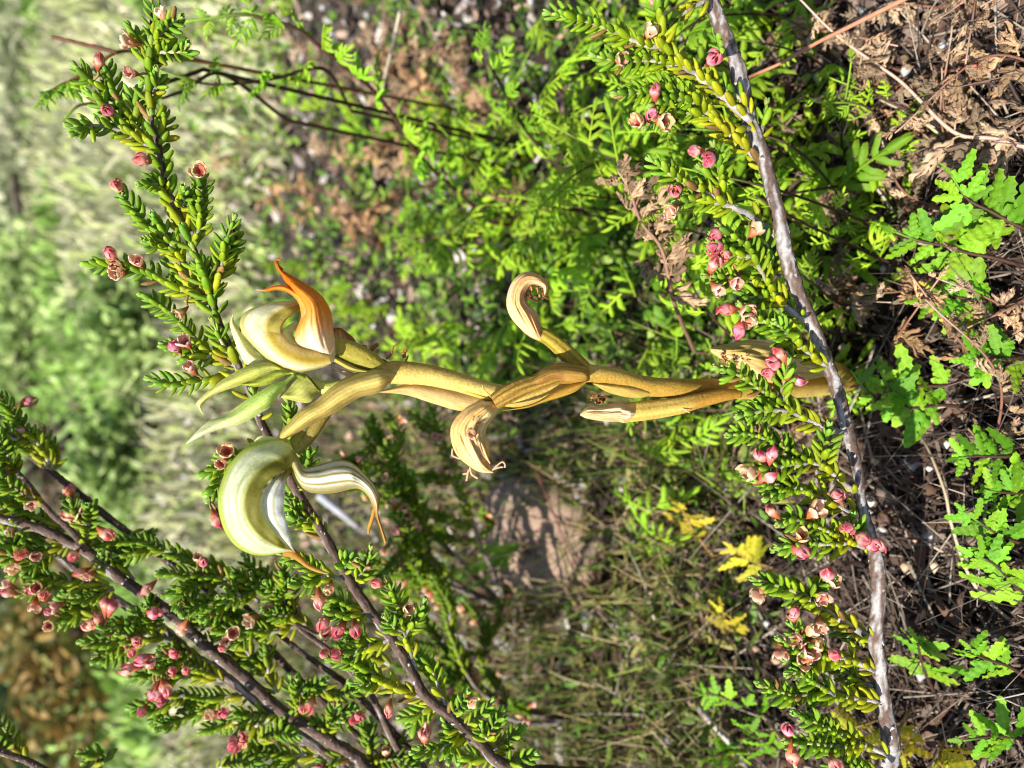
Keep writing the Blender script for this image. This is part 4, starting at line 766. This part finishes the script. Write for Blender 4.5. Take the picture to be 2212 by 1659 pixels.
def frond(path, meshes, size, pairs, label, group, start=.35, color=FG, stalk=(.05, .022, .014), r=.0005, tilt=0.0, seed=0, cat='fern', name='fern_frond', up=None, vary=.38):
    g = np.random.default_rng(seed); path = np.asarray(path); base = path[0]
    root = empty(name, base, label, cat, group); n = len(path)
    mb = MB(); cc = np.array([mix(stalk, np.asarray(color) * 1.1, .8 * sstep(.75, 1, i / (n - 1))) for i in range(n)])
    tube(mb, path, np.linspace(r, r * .4, n), 6, col=cc, rough=.05, seed=seed); part('stalk', mb, M_wood, root, base)
    T, N, B = frames(path); Z = np.array((0, 0, 1.0)) if up is None else np.asarray(up, float)
    for k in range(pairs + 1):
        u = start + (1 - start) * k / pairs; i = min(int(u * (n - 1)), n - 1); t = T[i]
        sv = np.cross(t, Z); sv = norm(sv) if np.linalg.norm(sv) > .15 else N[i]
        z = norm(np.cross(sv, t)); fade = 1 - .62 * (k / pairs) ** 1.3
        for sg in ((-1, 1) if k < pairs else (0,)):
            if g.random() < .06: continue
            j = max(min(i + int(g.integers(-1, 2)), n - 1), 0)
            dv = t * (1 if sg == 0 else .55) + sv * sg + z * g.normal(tilt, .22) + g.normal(0, .12 if meshes is not DEAD_M else .5, 3)
            M = basis(dv, z + g.normal(0, .3, 3), path[j], size * fade * g.uniform(.75, 1.2) * (1.35 if meshes is DEAD_M else 1))
            M[:3, 3] -= base
            o = link('pinna', meshes[g.integers(len(meshes))], root); o.matrix_local = Matrix(M.tolist())
            c = np.asarray(color) * g.uniform(1 - vary, 1 + vary); c = mix(c, FY, .45 * g.random() ** 2) if meshes is not DEAD_M else c
            o.color = (c[0], c[1], c[2], 1)
    return root
def frond_to(px, py, h, foot=None, n=34, lean=.03, seed=0):  # from the ground up to a height h on that sight line, arching over
    g = np.random.default_rng(seed); tip = Pg(px, py, h)
    b = np.array((tip[0] + g.normal(0, lean), tip[1] + g.normal(0, lean), -.008)) if foot is None else np.array(foot)
    m = b * .55 + tip * .45 + np.array((g.normal(0, .006), g.normal(0, .006), h * .30)); return catmull([b, b * .85 + m * .15 + np.array((0, 0, h * .1)), m, tip], n)
k = 0
# fronds beside the foot, flat and toothed
near = [([(2240, 500, .02), (2201, 489, .026), (2139, 456, .03), (2089, 429, .033), (2055, 378, .036)], 0.0138, 6), ([(2230, 580, .015), (2150, 558, .022), (2089, 546, .026), (2039, 531, .03), (1985, 520, .033), (1930, 500, .035)], 0.0116, 7),
        ([(2090, 800, .012), (2060, 830, .018), (1980, 835, .024), (1930, 842, .028), (1880, 850, .03), (1838, 800, .034)], 0.0116, 6), ([(2100, 880, .012), (2030, 875, .02), (1965, 880, .026), (1925, 845, .03), (1900, 800, .034)], 0.0108, 6),
        ([(2260, 1190, .012), (2200, 1172, .02), (2150, 1150, .025), (2080, 1105, .03)], 0.0108, 6), ([(2260, 1310, .012), (2200, 1270, .02), (2150, 1220, .026), (2105, 1200, .03)], 0.0108, 6), ([(2020, 1500, .01), (1998, 1450, .018), (1985, 1400, .024), (1990, 1385, .026)], 0.0103, 5),
        ([(2240, 1480, .012), (2180, 1440, .02), (2120, 1420, .026), (2095, 1400, .028)], 0.0103, 5), ([(2200, 640, .012), (2120, 650, .02), (2050, 640, .025), (1990, 650, .028)], 0.0103, 6), ([(2250, 960, .012), (2180, 985, .02), (2110, 985, .025), (2070, 990, .028)], 0.0095, 5),
        ([(2240, 760, .012), (2190, 775, .02), (2130, 770, .025), (2090, 780, .028)], 0.0103, 6), ([(2240, 1060, .012), (2190, 1065, .02), (2130, 1060, .025)], 0.0095, 5), ([(2230, 420, .012), (2200, 440, .02), (2160, 480, .025), (2110, 500, .03)], 0.0103, 5), ([(2230, 1600, .012), (2160, 1590, .02), (2080, 1600, .026)], 0.0095, 5)]
for pts, sz, pr in near:
    p = np.array([Pg(*t) for t in catmull(pts, 34)]); p = np.vstack([[p[0][0], p[0][1], -.008], p])
    frond(p, FLAT_M, sz, pr, 'bright green toothed fern frond lying on dark litter beside the orchid foot', 'flat green fern fronds around the orchid foot', start=.30, color=(.12, .33, .014), seed=500 + k, r=.0006); k += 1
for pts, sz in [([(1700, 1570, .01), (1640, 1540, .02), (1560, 1505, .03), (1510, 1500, .034)], .012), ([(1720, 1640, .01), (1650, 1600, .02), (1590, 1560, .03)], .012), ([(1620, 1630, .01), (1580, 1620, .02), (1530, 1640, .03)], .011)]:
    p = np.array([Pg(*t) for t in catmull(pts, 30)]); p = np.vstack([[p[0][0], p[0][1], -.008], p]); frond(p, FLAT_M, sz * .75, 5, 'green fern frond below the leafy twigs of the woody heath branch', 'fern fronds below the woody heath branch', color=(.15, .36, .014), seed=520 + k); k += 1
# yellowing fronds
for pts, sz in [([(2150, 640, .008), (2110, 655, .016), (2060, 640, .02), (2010, 620, .024)], .010), ([(1960, 1540, .01), (1940, 1590, .018), (1960, 1650, .022)], .010), ([(1880, 1560, .01), (1850, 1570, .016), (1800, 1590, .02)], .009), ([(1540, 1200, .008), (1500, 1150, .018), (1480, 1110, .026), (1460, 1090, .03)], .011), ([(1680, 1230, .006), (1620, 1210, .014), (1580, 1180, .02)], .010), ([(1600, 1380, .006), (1570, 1350, .014), (1560, 1310, .02)], .010), ([(2040, 1600, .01), (2030, 1640, .018), (2050, 1680, .02)], .010)]:
    p = np.array([Pg(*t) for t in catmull(pts, 26)]); p = np.vstack([[p[0][0], p[0][1], -.008], p]); frond(p, FLAT_M, sz, 4, 'yellowing fern frond near the ground', 'yellowing fern frond near the ground', color=(.48, .38, .035), seed=540 + k, stalk=(.3, .18, .05)); k += 1
# the tall arching frond with a dark stalk, and the dark stalks beside it
fpath = np.array([P(*t) for t in catmull([(1060, 480, .345), (1000, 425, .325), (960, 390, .31), (900, 330, .29), (850, 250, .275), (800, 190, .262), (740, 140, .252), (690, 100, .245), (640, 62, .24), (580, 42, .235), (520, 32, .232), (450, 40, .230), (398, 47, .229)], 80)])
fb = fpath[0].copy(); fb[2] = -.008
frond(np.vstack([fb, fpath]), FERN_M, .017, 13, 'tall arching fern frond with a black stalk and curled green leaflets', None, start=.12, seed=601, r=.0010)
for i, (pts, sz, pr) in enumerate([([(1300, 470, .30), (1150, 300, .27), (1080, 180, .255), (1040, 110, .25), (1030, 70, .25)], .014, 5), ([(760, 240, .31), (700, 150, .262), (600, 168, .25), (500, 182, .24), (430, 178, .235), (340, 150, .228)], .012, 4), ([(620, 260, .30), (480, 160, .25), (400, 195, .24), (340, 215, .235), (300, 225, .232)], .010, 3),
                              ([(440, 150, .26), (330, 190, .238), (260, 230, .23), (180, 225, .226), (140, 255, .224)], .006, 2)]):
    p = np.array([P(*t) for t in catmull(pts, 50)]); b0 = p[0].copy(); b0[2] = -.008
    frond(np.vstack([b0, p]), FERN_M, sz, pr, ['fern frond with a dark stalk among the green mass behind the orchid', 'bowed dark fern stalk with a few leaflets beside the tall heath tip', 'thin dark fern stalk crossing behind the tall heath tip', 'nearly bare dark twig crossing behind the tall heath tip'][i], None, start=.3, seed=610 + i, r=.0008)
p = np.array([P(*t) for t in catmull([(420, 130, .25), (330, 118, .24), (255, 112, .232), (200, 150, .228), (150, 175, .225), (110, 195, .223), (88, 215, .222)], 50)]); b0 = np.array((p[0][0] + .03, p[0][1] + .05, -.008)); frond(np.vstack([b0, p]), FERN_M, .012, 6, 'fern tip with small curled leaflets beside a dark broken twig', None, start=.55, seed=620, r=.0007, stalk=(.16, .07, .02))
p = np.array([P(*t) for t in catmull([(255, 114, .2315), (200, 100, .229), (150, 88, .227), (112, 80, .226)], 20)])
bt = empty('broken_twig', p[0], 'short dark broken twig pointing away from the fern tip', 'twig'); mb = MB(); tube(mb, p, np.linspace(.0007, .0005, 20), 7, col=(.13, .05, .03), rough=.08); part('twig_shaft', mb, M_wood, bt, p[0])
# curled fronds massed behind the orchid
gf = np.random.default_rng(77)
spots = []
def region(where, n, x0, x1, y0, y1, h0, h1):
    for _ in range(n): spots.append((gf.uniform(x0, x1), gf.uniform(y0, y1), gf.uniform(h0, h1), where))
region('between the hooked withered flower and the heath branch', 22, 1120, 1500, 230, 720, .045, .095); region('under the tall arching fern', 12, 860, 1180, 150, 500, .03, .075); region('right behind the orchid stalk', 11, 830, 1300, 480, 800, .035, .08)
region('beside the topmost twig of the woody heath branch', 9, 1000, 1420, 20, 240, .04, .08); region('over brown litter beside the arching fern', 6, 640, 900, 250, 480, .03, .06); region('behind the middle twigs of the woody heath branch', 10, 1450, 1680, 380, 760, .03, .055)
region('on dark litter beyond the woody heath branch', 5, 1640, 1850, 120, 520, .02, .04); region('behind the orange-tipped flower', 5, 540, 860, 420, 700, .03, .06); region('beside the bowed dark fern stalks', 6, 400, 720, 10, 200, .04, .08); region('beside the pale withered seed pod', 5, 1350, 1560, 880, 1000, .02, .05); region('behind the thick end of the woody heath branch', 5, 1480, 1760, 20, 220, .02, .05)
for i, (x, y, h, wh) in enumerate(spots):
    frond(frond_to(x, y, h, seed=700 + i, lean=.03 if x < 1440 else .016), FERN_M, gf.uniform(.020, .030) * (.48 if x > 1440 else 1), int(gf.integers(3, 6)) + 2 * (x > 1440), 'curled bright green fern frond ' + wh, 'curled green fern fronds ' + wh, start=.30, color=mix(FG, FY, gf.random() * .4), seed=800 + i, r=.00055)
# dead fronds
dead = []
def dregion(where, n, x0, x1, y0, y1, h0, h1, s0, s1):
    for _ in range(n): dead.append((gf.uniform(x0, x1), gf.uniform(y0, y1), gf.uniform(h0, h1), gf.uniform(s0, s1), where))
dregion('around the reddish and straw stalks', 19, 1760, 2200, 10, 340, .010, .04, .006, .0095); dregion('between the heath branch and the flat green fronds', 11, 1740, 2140, 530, 720, .022, .045, .006, .009); dregion('in the brown band under the arching fern', 18, 600, 1050, 20, 330, .02, .05, .010, .015)
dregion('beyond the orange-tipped flower', 16, 430, 1000, 290, 480, .02, .045, .010, .015); dregion('behind the upper heath twigs', 5, 1620, 1900, 230, 420, .01, .03, .008, .011); dregion('beside the pale withered seed pod', 4, 1550, 1700, 880, 1000, .008, .02, .008, .010)
for i, (x, y, h, s, wh) in enumerate(dead):
    frond(frond_to(x, y, h, seed=900 + i, lean=.025), DEAD_M, s, int(gf.integers(6, 10)), 'dead brown crumpled fern frond ' + wh, 'dead brown fern fronds ' + wh, start=.35, color=mix((.42, .25, .15), (.46, .35, .29), gf.random()) * gf.uniform(.6, 1.15), seed=950 + i, stalk=(.20, .09, .06), r=.0005)
p = np.array([Pg(*t) for t in catmull([(1500, 760, .03), (1455, 650, .075), (1430, 540, .085), (1385, 480, .09), (1360, 410, .094), (1335, 370, .096)], 60)]); b0 = p[0].copy(); b0[2] = -.008
frond(np.vstack([b0, p]), DEAD_M, .0095, 12, 'dead brown fern frond hanging upright between green fronds and the woody branch', None, start=.25, color=(.40, .27, .20), seed=990, r=.0007, stalk=(.22, .12, .08))
p = np.array([Pg(*t) for t in catmull([(2260, 330, .012), (2150, 300, .02), (2060, 285, .026), (1950, 180, .03), (1880, 130, .034), (1800, 70, .038), (1720, -10, .045)], 60)]); b0 = p[0].copy(); b0[2] = -.008
frond(np.vstack([b0, p]), DEAD_M, .010, 11, 'long dead fern frond with a straw-coloured stalk over dark litter', None, start=.1, color=(.42, .30, .24), seed=991, r=.0006, stalk=(.50, .33, .25))

# loose stalks
def stalk(pts, r, col, label, cat='stalk', name='dry_stalk', heights=True):
    p = np.array([(Pg(*t) if heights else P(*t)) for t in catmull(pts, 60)]); base = p[0].copy(); mb = MB()
    tube(mb, p, np.linspace(r, r * .6, 60), 7, col=col, rough=.06, seed=len(label)); e = empty(name, base, label, cat); part('stalk_shaft', mb, M_wood, e, base); return e
stalk([(1990, -20, .045), (1850, 50, .045), (1760, 95, .043), (1690, 135, .04), (1622, 165, .036), (1590, 185, -.01)], .0006, (.45, .19, .11), 'thin reddish straight stalk crossing the straw fern stalk')
stalk([(2220, 130, .0), (2120, 140, .012), (2000, 165, .014), (1900, 205, .012), (1800, 260, -.006)], .0005, (.36, .12, .07), 'thin rust-red stem lying across the dead ferns')
stalk([(2230, 350, -.004), (2130, 320, .006), (2060, 300, .008), (1980, 240, .010), (1930, 225, .008)], .0012, (.62, .56, .48), 'pale thick dead stem lying among the dead ferns')
stalk([(2150, 390, -.004), (2100, 360, .01), (2040, 300, .014), (1980, 255, .016), (1900, 215, .014)], .00045, (.55, .44, .28), 'thin straw stem bent among the dead ferns')
stalk([(2230, 270, .008), (2150, 130, .018), (2090, 70, .022), (2060, 10, .024)], .0005, (.03, .02, .015), 'thin black fern stalk lying over dead fronds')
stalk([(2230, 1380, -.004), (2110, 1270, .012), (2060, 1150, .016), (2040, 1060, .016), (2000, 960, .01), (1960, 900, -.006)], .0005, (.50, .40, .27), 'thin straw stem arching beside the green fern fronds')
stalk([(1640, 1540, -.004), (1690, 1600, .03), (1720, 1660, .05), (1760, 1760, .0)], .0006, (.60, .45, .20), 'straw grass stem slanting behind the lowest heath twig')
stalk([(1480, 1480, .0), (1520, 1540, .012), (1590, 1620, .012), (1640, 1700, -.004)], .0014, (.46, .42, .37), 'pale grey dead stick lying on the ground')
stalk([(865, 20, .09), (850, 90, .08), (830, 170, .06), (822, 210, .05), (818, 260, -.005)], .0007, (.58, .50, .38), 'pale dry straw standing behind the arching fern')
stalk([(1060, 1180, .0), (1140, 1010, .02), (1150, 1000, .02), (1230, 1190, .015), (1300, 1330, .01), (1400, 1560, -.005)], .0005, (.16, .05, .05), 'thin dark red stem arching over the rock')
stalk([(690, 1070, .03), (740, 1110, .02), (790, 1150, .0)],   .0032, (.36, .36, .39), 'pale grey fallen stick behind the striped flower')
stalk([(960, 1330, .015), (1030, 1420, .008), (1120, 1560, -.004)], .0018, (.36, .33, .31), 'grey fallen stick beside the faded heath')

# ------------------------------------------------------------------ rock
rc = Pg(1195, 1160, 0); mb = MB(); g = np.random.default_rng(8); V = []; nu, nv = 14, 28
for i in range(nu):
    f = -math.pi / 2 + math.pi * i / (nu - 1)
    for j in range(nv):
        t = 2 * math.pi * j / nv; cf = math.cos(f); sx = math.copysign(abs(math.cos(t)) ** .6, math.cos(t)); sy = math.copysign(abs(math.sin(t)) ** .6, math.sin(t))
        V.append((rc[0] + cf ** .5 * sx * .027 * (1 + .10 * math.sin(3 * t + 1)), rc[1] + cf ** .5 * sy * .036 * (1 + .08 * math.sin(2 * t)), .004 + .014 * math.copysign(abs(math.sin(f)) ** .6, math.sin(f)) + .10 * (cf ** .5 * sy * .042)) + g.normal(0, .0006, 3))
mb.add(V, grid_faces(nu, nv, True), (.30, .205, .15)); rk = link('rock', mb.mesh('rock', M_rock, rc)); rk.location = rc; tag(rk, 'flat pinkish brown rock half buried behind the orchid', 'rock')

# ------------------------------------------------------------------ litter, ground leaves and grass
def scatter_px(n, x0, x1, y0, y1, seed):
    g = np.random.default_rng(seed); return np.array([Pg(a, b, 0) for a, b in zip(g.uniform(x0, x1, n), g.uniform(y0, y1, n))]), g
def strips(name, pts, g, lens, widths, cols, m, lift, curl, seg=4, pitch=.35, fold=.0, tip=.3):
    # many narrow bent strips (leaf scraps, blades) joined into one mesh
    n = len(pts); V = np.zeros((n, seg, 3, 3)); C = np.zeros((n, seg, 3, 3)); cols = np.asarray(cols)
    az = g.uniform(0, 2 * math.pi, n); pt = g.normal(pitch, .35, n); L = g.uniform(*lens, n); W = g.uniform(*widths, n); cu = g.normal(0, curl, n)
    scale = np.clip(np.linalg.norm(pts[:, :2], axis=1) / .5, 1, 60) ** .5; L *= scale; W *= scale
    ci = cols[g.integers(len(cols), size=n)] * g.uniform(.6, 1.25, (n, 1)); roll = g.uniform(-.9, .9, n)
    pos = pts + np.c_[np.zeros(n), np.zeros(n), g.uniform(lift[0], lift[1], n) * scale]; ang = pt.copy()
    for s in range(seg):
        u = s / (seg - 1); w = W * (math.sin(math.pi * (.15 + (.85 - .15 * tip) * u)) ** .6 if tip else 1 - .85 * u)
        d = np.c_[np.cos(ang) * np.cos(az), np.cos(ang) * np.sin(az), np.sin(ang)]; sv = np.c_[-np.sin(az), np.cos(az), np.zeros(n)]; nz = np.cross(d, sv)
        sd = sv * np.cos(roll)[:, None] + nz * np.sin(roll)[:, None]; up = np.cross(sd, d)
        V[:, s, 0] = pos - sd * w[:, None]; V[:, s, 1] = pos - up * (fold * w)[:, None] if fold else pos; V[:, s, 2] = pos + sd * w[:, None]
        for k in range(3): C[:, s, k] = ci * (.92 + .16 * u)
        pos = pos + d * (L / (seg - 1))[:, None]; ang = ang + cu / seg
    F = grid_faces(seg, 3); FF = (F[None] + (np.arange(n) * seg * 3)[:, None, None]).reshape(-1, 3)
    mb = MB(); mb.add(V.reshape(-1, 3), FF, C.reshape(-1, 3)); return mb
BROWN = [(.10, .062, .046), (.16, .10, .075), (.06, .04, .03), (.26, .19, .15), (.12, .07, .045), (.04, .026, .02)]
def stuff(name, mb, m): return tag(link(name, mb.mesh(name, m)), kind='stuff')
p1, g1 = scatter_px(9000, 1150, 2600, -500, 2150, 41)
stuff('leaf_litter', strips('l', p1, g1, (.004, .013), (.0006, .0018), BROWN, M_litter, (-.004, .006), 2.2, 5, .15, .5), M_litter)
p2, g2 = scatter_px(7000, 900, 2600, -500, 2150, 42)
stuff('dry_stems', strips('l', p2, g2, (.012, .05), (.00018, .00050), [(.15, .11, .085), (.24, .19, .15), (.09, .065, .05), (.40, .34, .27), (.06, .045, .04), (.10, .07, .05)], M_litter, (-.003, .010), .35, 5, .03, 1.0, 0), M_litter)
p3, g3 = scatter_px(9000, 330, 1400, -500, 2150, 43)
stuff('leaf_litter', strips('l', p3, g3, (.005, .016), (.001, .003), BROWN + [(.46, .40, .37), (.5, .46, .42), (.40, .27, .2)], M_litter, (-.003, .008), 1.8, 4, .2, .4), M_litter)
# small pale seeds and pebbles in the litter
p4, g4 = scatter_px(420, 200, 2100, -300, 1900, 44); mb = MB(); tet = np.array([(1, 0, 0), (-1, 0, 0), (0, 1, 0), (0, -1, 0), (0, 0, 1), (0, 0, -1)]) ; of = np.array([(0, 2, 4), (2, 1, 4), (1, 3, 4), (3, 0, 4), (2, 0, 5), (1, 2, 5), (3, 1, 5), (0, 3, 5)])
for q in p4:
    s = g4.uniform(.0012, .0028) * min(max(np.linalg.norm(q) / .4, 1), 3); mb.add(q + (0, 0, g4.uniform(.002, .012)) + tet * s * g4.uniform(.7, 1.3, 3), of, np.array(((.62, .48, .34), (.70, .66, .60), (.55, .36, .24), (.48, .46, .46))[g4.integers(4)]) * g4.uniform(.7, 1.1))
stuff('seed_litter', mb, M_litter)
GR = [(.09, .20, .02), (.13, .28, .02), (.18, .32, .03), (.07, .14, .02), (.24, .34, .06)]
def clumps(n, x0, x1, y0, y1, per, spread, h, seed, dens=None):
    c, g = scatter_px(n, x0, x1, y0, y1, seed); out = []
    for q in c:
        sc = np.clip(np.linalg.norm(q[:2]) / .5, 1, 30) ** .7
        k = int(g.integers(per[0], per[1])); o = g.normal(0, spread * sc, (k, 3)); o[:, 2] = np.abs(g.normal(0, h * sc, k)); out.append(q + o)
    return np.vstack(out), g
p5, g5 = clumps(360, 360, 1600, -400, 880, (12, 30), .010, .010, 45); p5b, _ = clumps(300, 420, 1650, 880, 2000, (8, 22), .010, .007, 145)
stuff('ground_leaves', strips('l', p5b, g5, (.003, .009), (.0004, .0013), [(.10, .16, .02), (.15, .22, .03), (.20, .20, .05), (.28, .26, .06), (.12, .24, .03)], M_green, (0, .004), .9, 4, .4, .4), M_green)
stuff('ground_leaves', strips('l', p5, g5, (.004, .010), (.0008, .0020), GR, M_green, (0, .004), .9, 4, .4, .4), M_green)
p6, g6 = clumps(430, 480, 1600, 780, 1950, (10, 24), .010, .003, 46)
stuff('grass', strips('l', p6, g6, (.012, .045), (.0003, .0008), [(.13, .24, .02), (.22, .30, .04), (.36, .30, .11), (.10, .16, .02), (.20, .13, .07), (.30, .20, .10), (.44, .36, .20)], M_green, (-.003, .002), .8, 5, .9, .5, 0), M_green)
# far ground cover: soft grass and low herbs out to the far bushes
gg = np.random.default_rng(47); n = 34000
rr = np.exp(gg.uniform(math.log(.7), math.log(26), n)); aa = gg.uniform(-1.25, 1.25, n); pf = np.c_[rr * np.sin(aa), rr * np.cos(aa), np.full(n, -.004)]
tone = np.sin(pf[:, 0] * 2.3 + 1.3 * np.sin(pf[:, 1] * 1.7)) + .6 * np.sin(pf[:, 1] * 3.1 + pf[:, 0]) 
a_, b_ = pf[tone > .1], pf[tone <= .1]
stuff('grass', strips('l', a_, gg, (.012, .035), (.002, .006), [(.56, .56, .28), (.62, .58, .38), (.46, .54, .18), (.50, .52, .30)], M_green, (-.003, .004), 1.0, 4, 1.0, .4, 0), M_green)
stuff('grass', strips('l', b_, gg, (.010, .030), (.003, .008), [(.26, .44, .08), (.36, .55, .12), (.20, .34, .06), (.44, .56, .20)], M_green, (-.003, .010), 1.2, 4, .8, .4), M_green)

def bush(x, y, r, h, cols, label, seed, n=900, leaf=.03, cat='bush'):
    g = np.random.default_rng(seed); base = np.array((x, y, -.02)); root = empty('bush', base, label, cat, None)
    mb = MB(); tips = []
    for k in range(7):
        e = base + np.array((g.normal(0, r * .45), g.normal(0, r * .45), h * g.uniform(.5, .85))); tips.append(e)
        tube(mb, catmull([base + g.normal(0, .02, 3) * (1, 1, 0), base * .5 + e * .5 + g.normal(0, r * .1, 3), e], 8), np.linspace(.012, .004, 8) * max(r / .3, .5), 6, col=(.12, .09, .07), rough=.1)
    part('stem', mb, M_bark, root, base)
    th = g.uniform(0, 6.28, n); u = g.random(n) ** .5; zz = g.random(n)
    lump = 1 + .25 * np.sin(3 * th + seed) + .15 * np.sin(7 * th + 9 * zz)
    pts = np.c_[x + r * u * lump * np.cos(th) * np.sqrt(1 - .8 * zz ** 2), y + r * u * lump * np.sin(th) * np.sqrt(1 - .8 * zz ** 2), h * (.12 + .85 * zz) * lump ** .5]
    sc = np.clip(np.linalg.norm(pts[:, :2], axis=1) / .5, 1, 60) ** .5
    m_ = strips('l', pts, g, (leaf / sc.mean() * .6, leaf / sc.mean() * 1.3), (leaf / sc.mean() * .15, leaf / sc.mean() * .35), cols, M_green, (0, 0), .6, 4, .5, .3)
    tag(part('crown', m_, M_green, root, base), kind='stuff')
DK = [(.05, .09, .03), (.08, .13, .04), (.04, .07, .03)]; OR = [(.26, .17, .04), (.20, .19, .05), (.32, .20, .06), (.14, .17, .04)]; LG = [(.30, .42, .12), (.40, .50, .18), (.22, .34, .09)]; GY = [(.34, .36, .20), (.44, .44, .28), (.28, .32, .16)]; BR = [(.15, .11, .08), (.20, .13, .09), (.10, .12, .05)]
def gp(px, py): q = Pg(px, py, 0); return q[0], q[1]
bush(*gp(205, 1010), .12, .12, BR, 'low brown twiggy bush in the soft background beyond the buds', 1, 700, .03)
bush(*gp(320, 990), .09, .10, LG, 'small light green bush beside the brown twiggy bush', 2, 600, .025)
bush(*gp(230, 1400), .28, .17, OR, 'orange-brown low bush behind the bushy heath shrub', 3, 1000, .035)
bush(*gp(40, 1440), 1.6, .55, DK, 'dark bush far behind the orange-brown bush', 4, 1200, .10)
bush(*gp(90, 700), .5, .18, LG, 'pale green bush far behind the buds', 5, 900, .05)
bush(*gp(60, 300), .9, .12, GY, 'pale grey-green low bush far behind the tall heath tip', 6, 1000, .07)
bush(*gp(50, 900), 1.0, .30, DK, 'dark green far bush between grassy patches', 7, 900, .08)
bush(*gp(350, 700), .10, .09, LG, 'light green herb clump under the tall heath branch', 8, 500, .028)
bush(*gp(140, 1560), .45, .22, DK, 'dark green bush beside the orange-brown bush', 9, 900, .05)
bush(*gp(30, 100), 1.8, .16, LG, 'broad light green bush far behind the dark fern stalks', 10, 1000, .10)
for i in range(26):                                        # the scrub goes on to either side and closes the horizon
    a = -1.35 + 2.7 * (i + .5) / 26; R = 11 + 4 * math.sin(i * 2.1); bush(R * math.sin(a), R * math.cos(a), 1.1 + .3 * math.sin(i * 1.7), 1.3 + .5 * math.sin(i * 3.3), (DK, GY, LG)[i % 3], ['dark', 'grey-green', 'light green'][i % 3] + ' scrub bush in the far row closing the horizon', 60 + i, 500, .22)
for o in COL.objects:
    if o.name.startswith('bush') and 'far row' in o.get('label', ''): o['group'] = 'far row of scrub, ' + o['label'].split(' scrub')[0]

# ------------------------------------------------------------------ a tuft of long green grass beside the rock
tb = Pg(1180, 1175, 0); gt = np.random.default_rng(9); tuft = empty('grass_tuft', tb, 'tuft of long green grass blades beside the rock', 'grass')
for i in range(13):
    ex, ey = (gt.uniform(880, 1010), gt.uniform(1260, 1390)) if i < 9 else (gt.uniform(1020, 1120), gt.uniform(1080, 1260)); e = Pg(ex, ey, gt.uniform(.02, .05)); m = tb * .5 + e * .5 + np.array((0, 0, gt.uniform(.012, .03)))
    p = catmull([tb + gt.normal(0, .002, 3) * (1, 1, 0), m, e], 14); T, N, B = frames(p); mb = MB(); V = []; C = []
    for k in range(14):
        w = .0011 * (1 - (k / 13) ** 2 * .85); sd = norm(np.cross(T[k], (0, 0, 1)))
        V += [p[k] - sd * w, p[k] - np.array((0, 0, w * .4)), p[k] + sd * w]; C += [mix((.14, .30, .03), (.26, .40, .06), k / 13)] * 3
    mb.add(V, grid_faces(14, 3), C); part('blade', mb, M_green, tuft, tb)
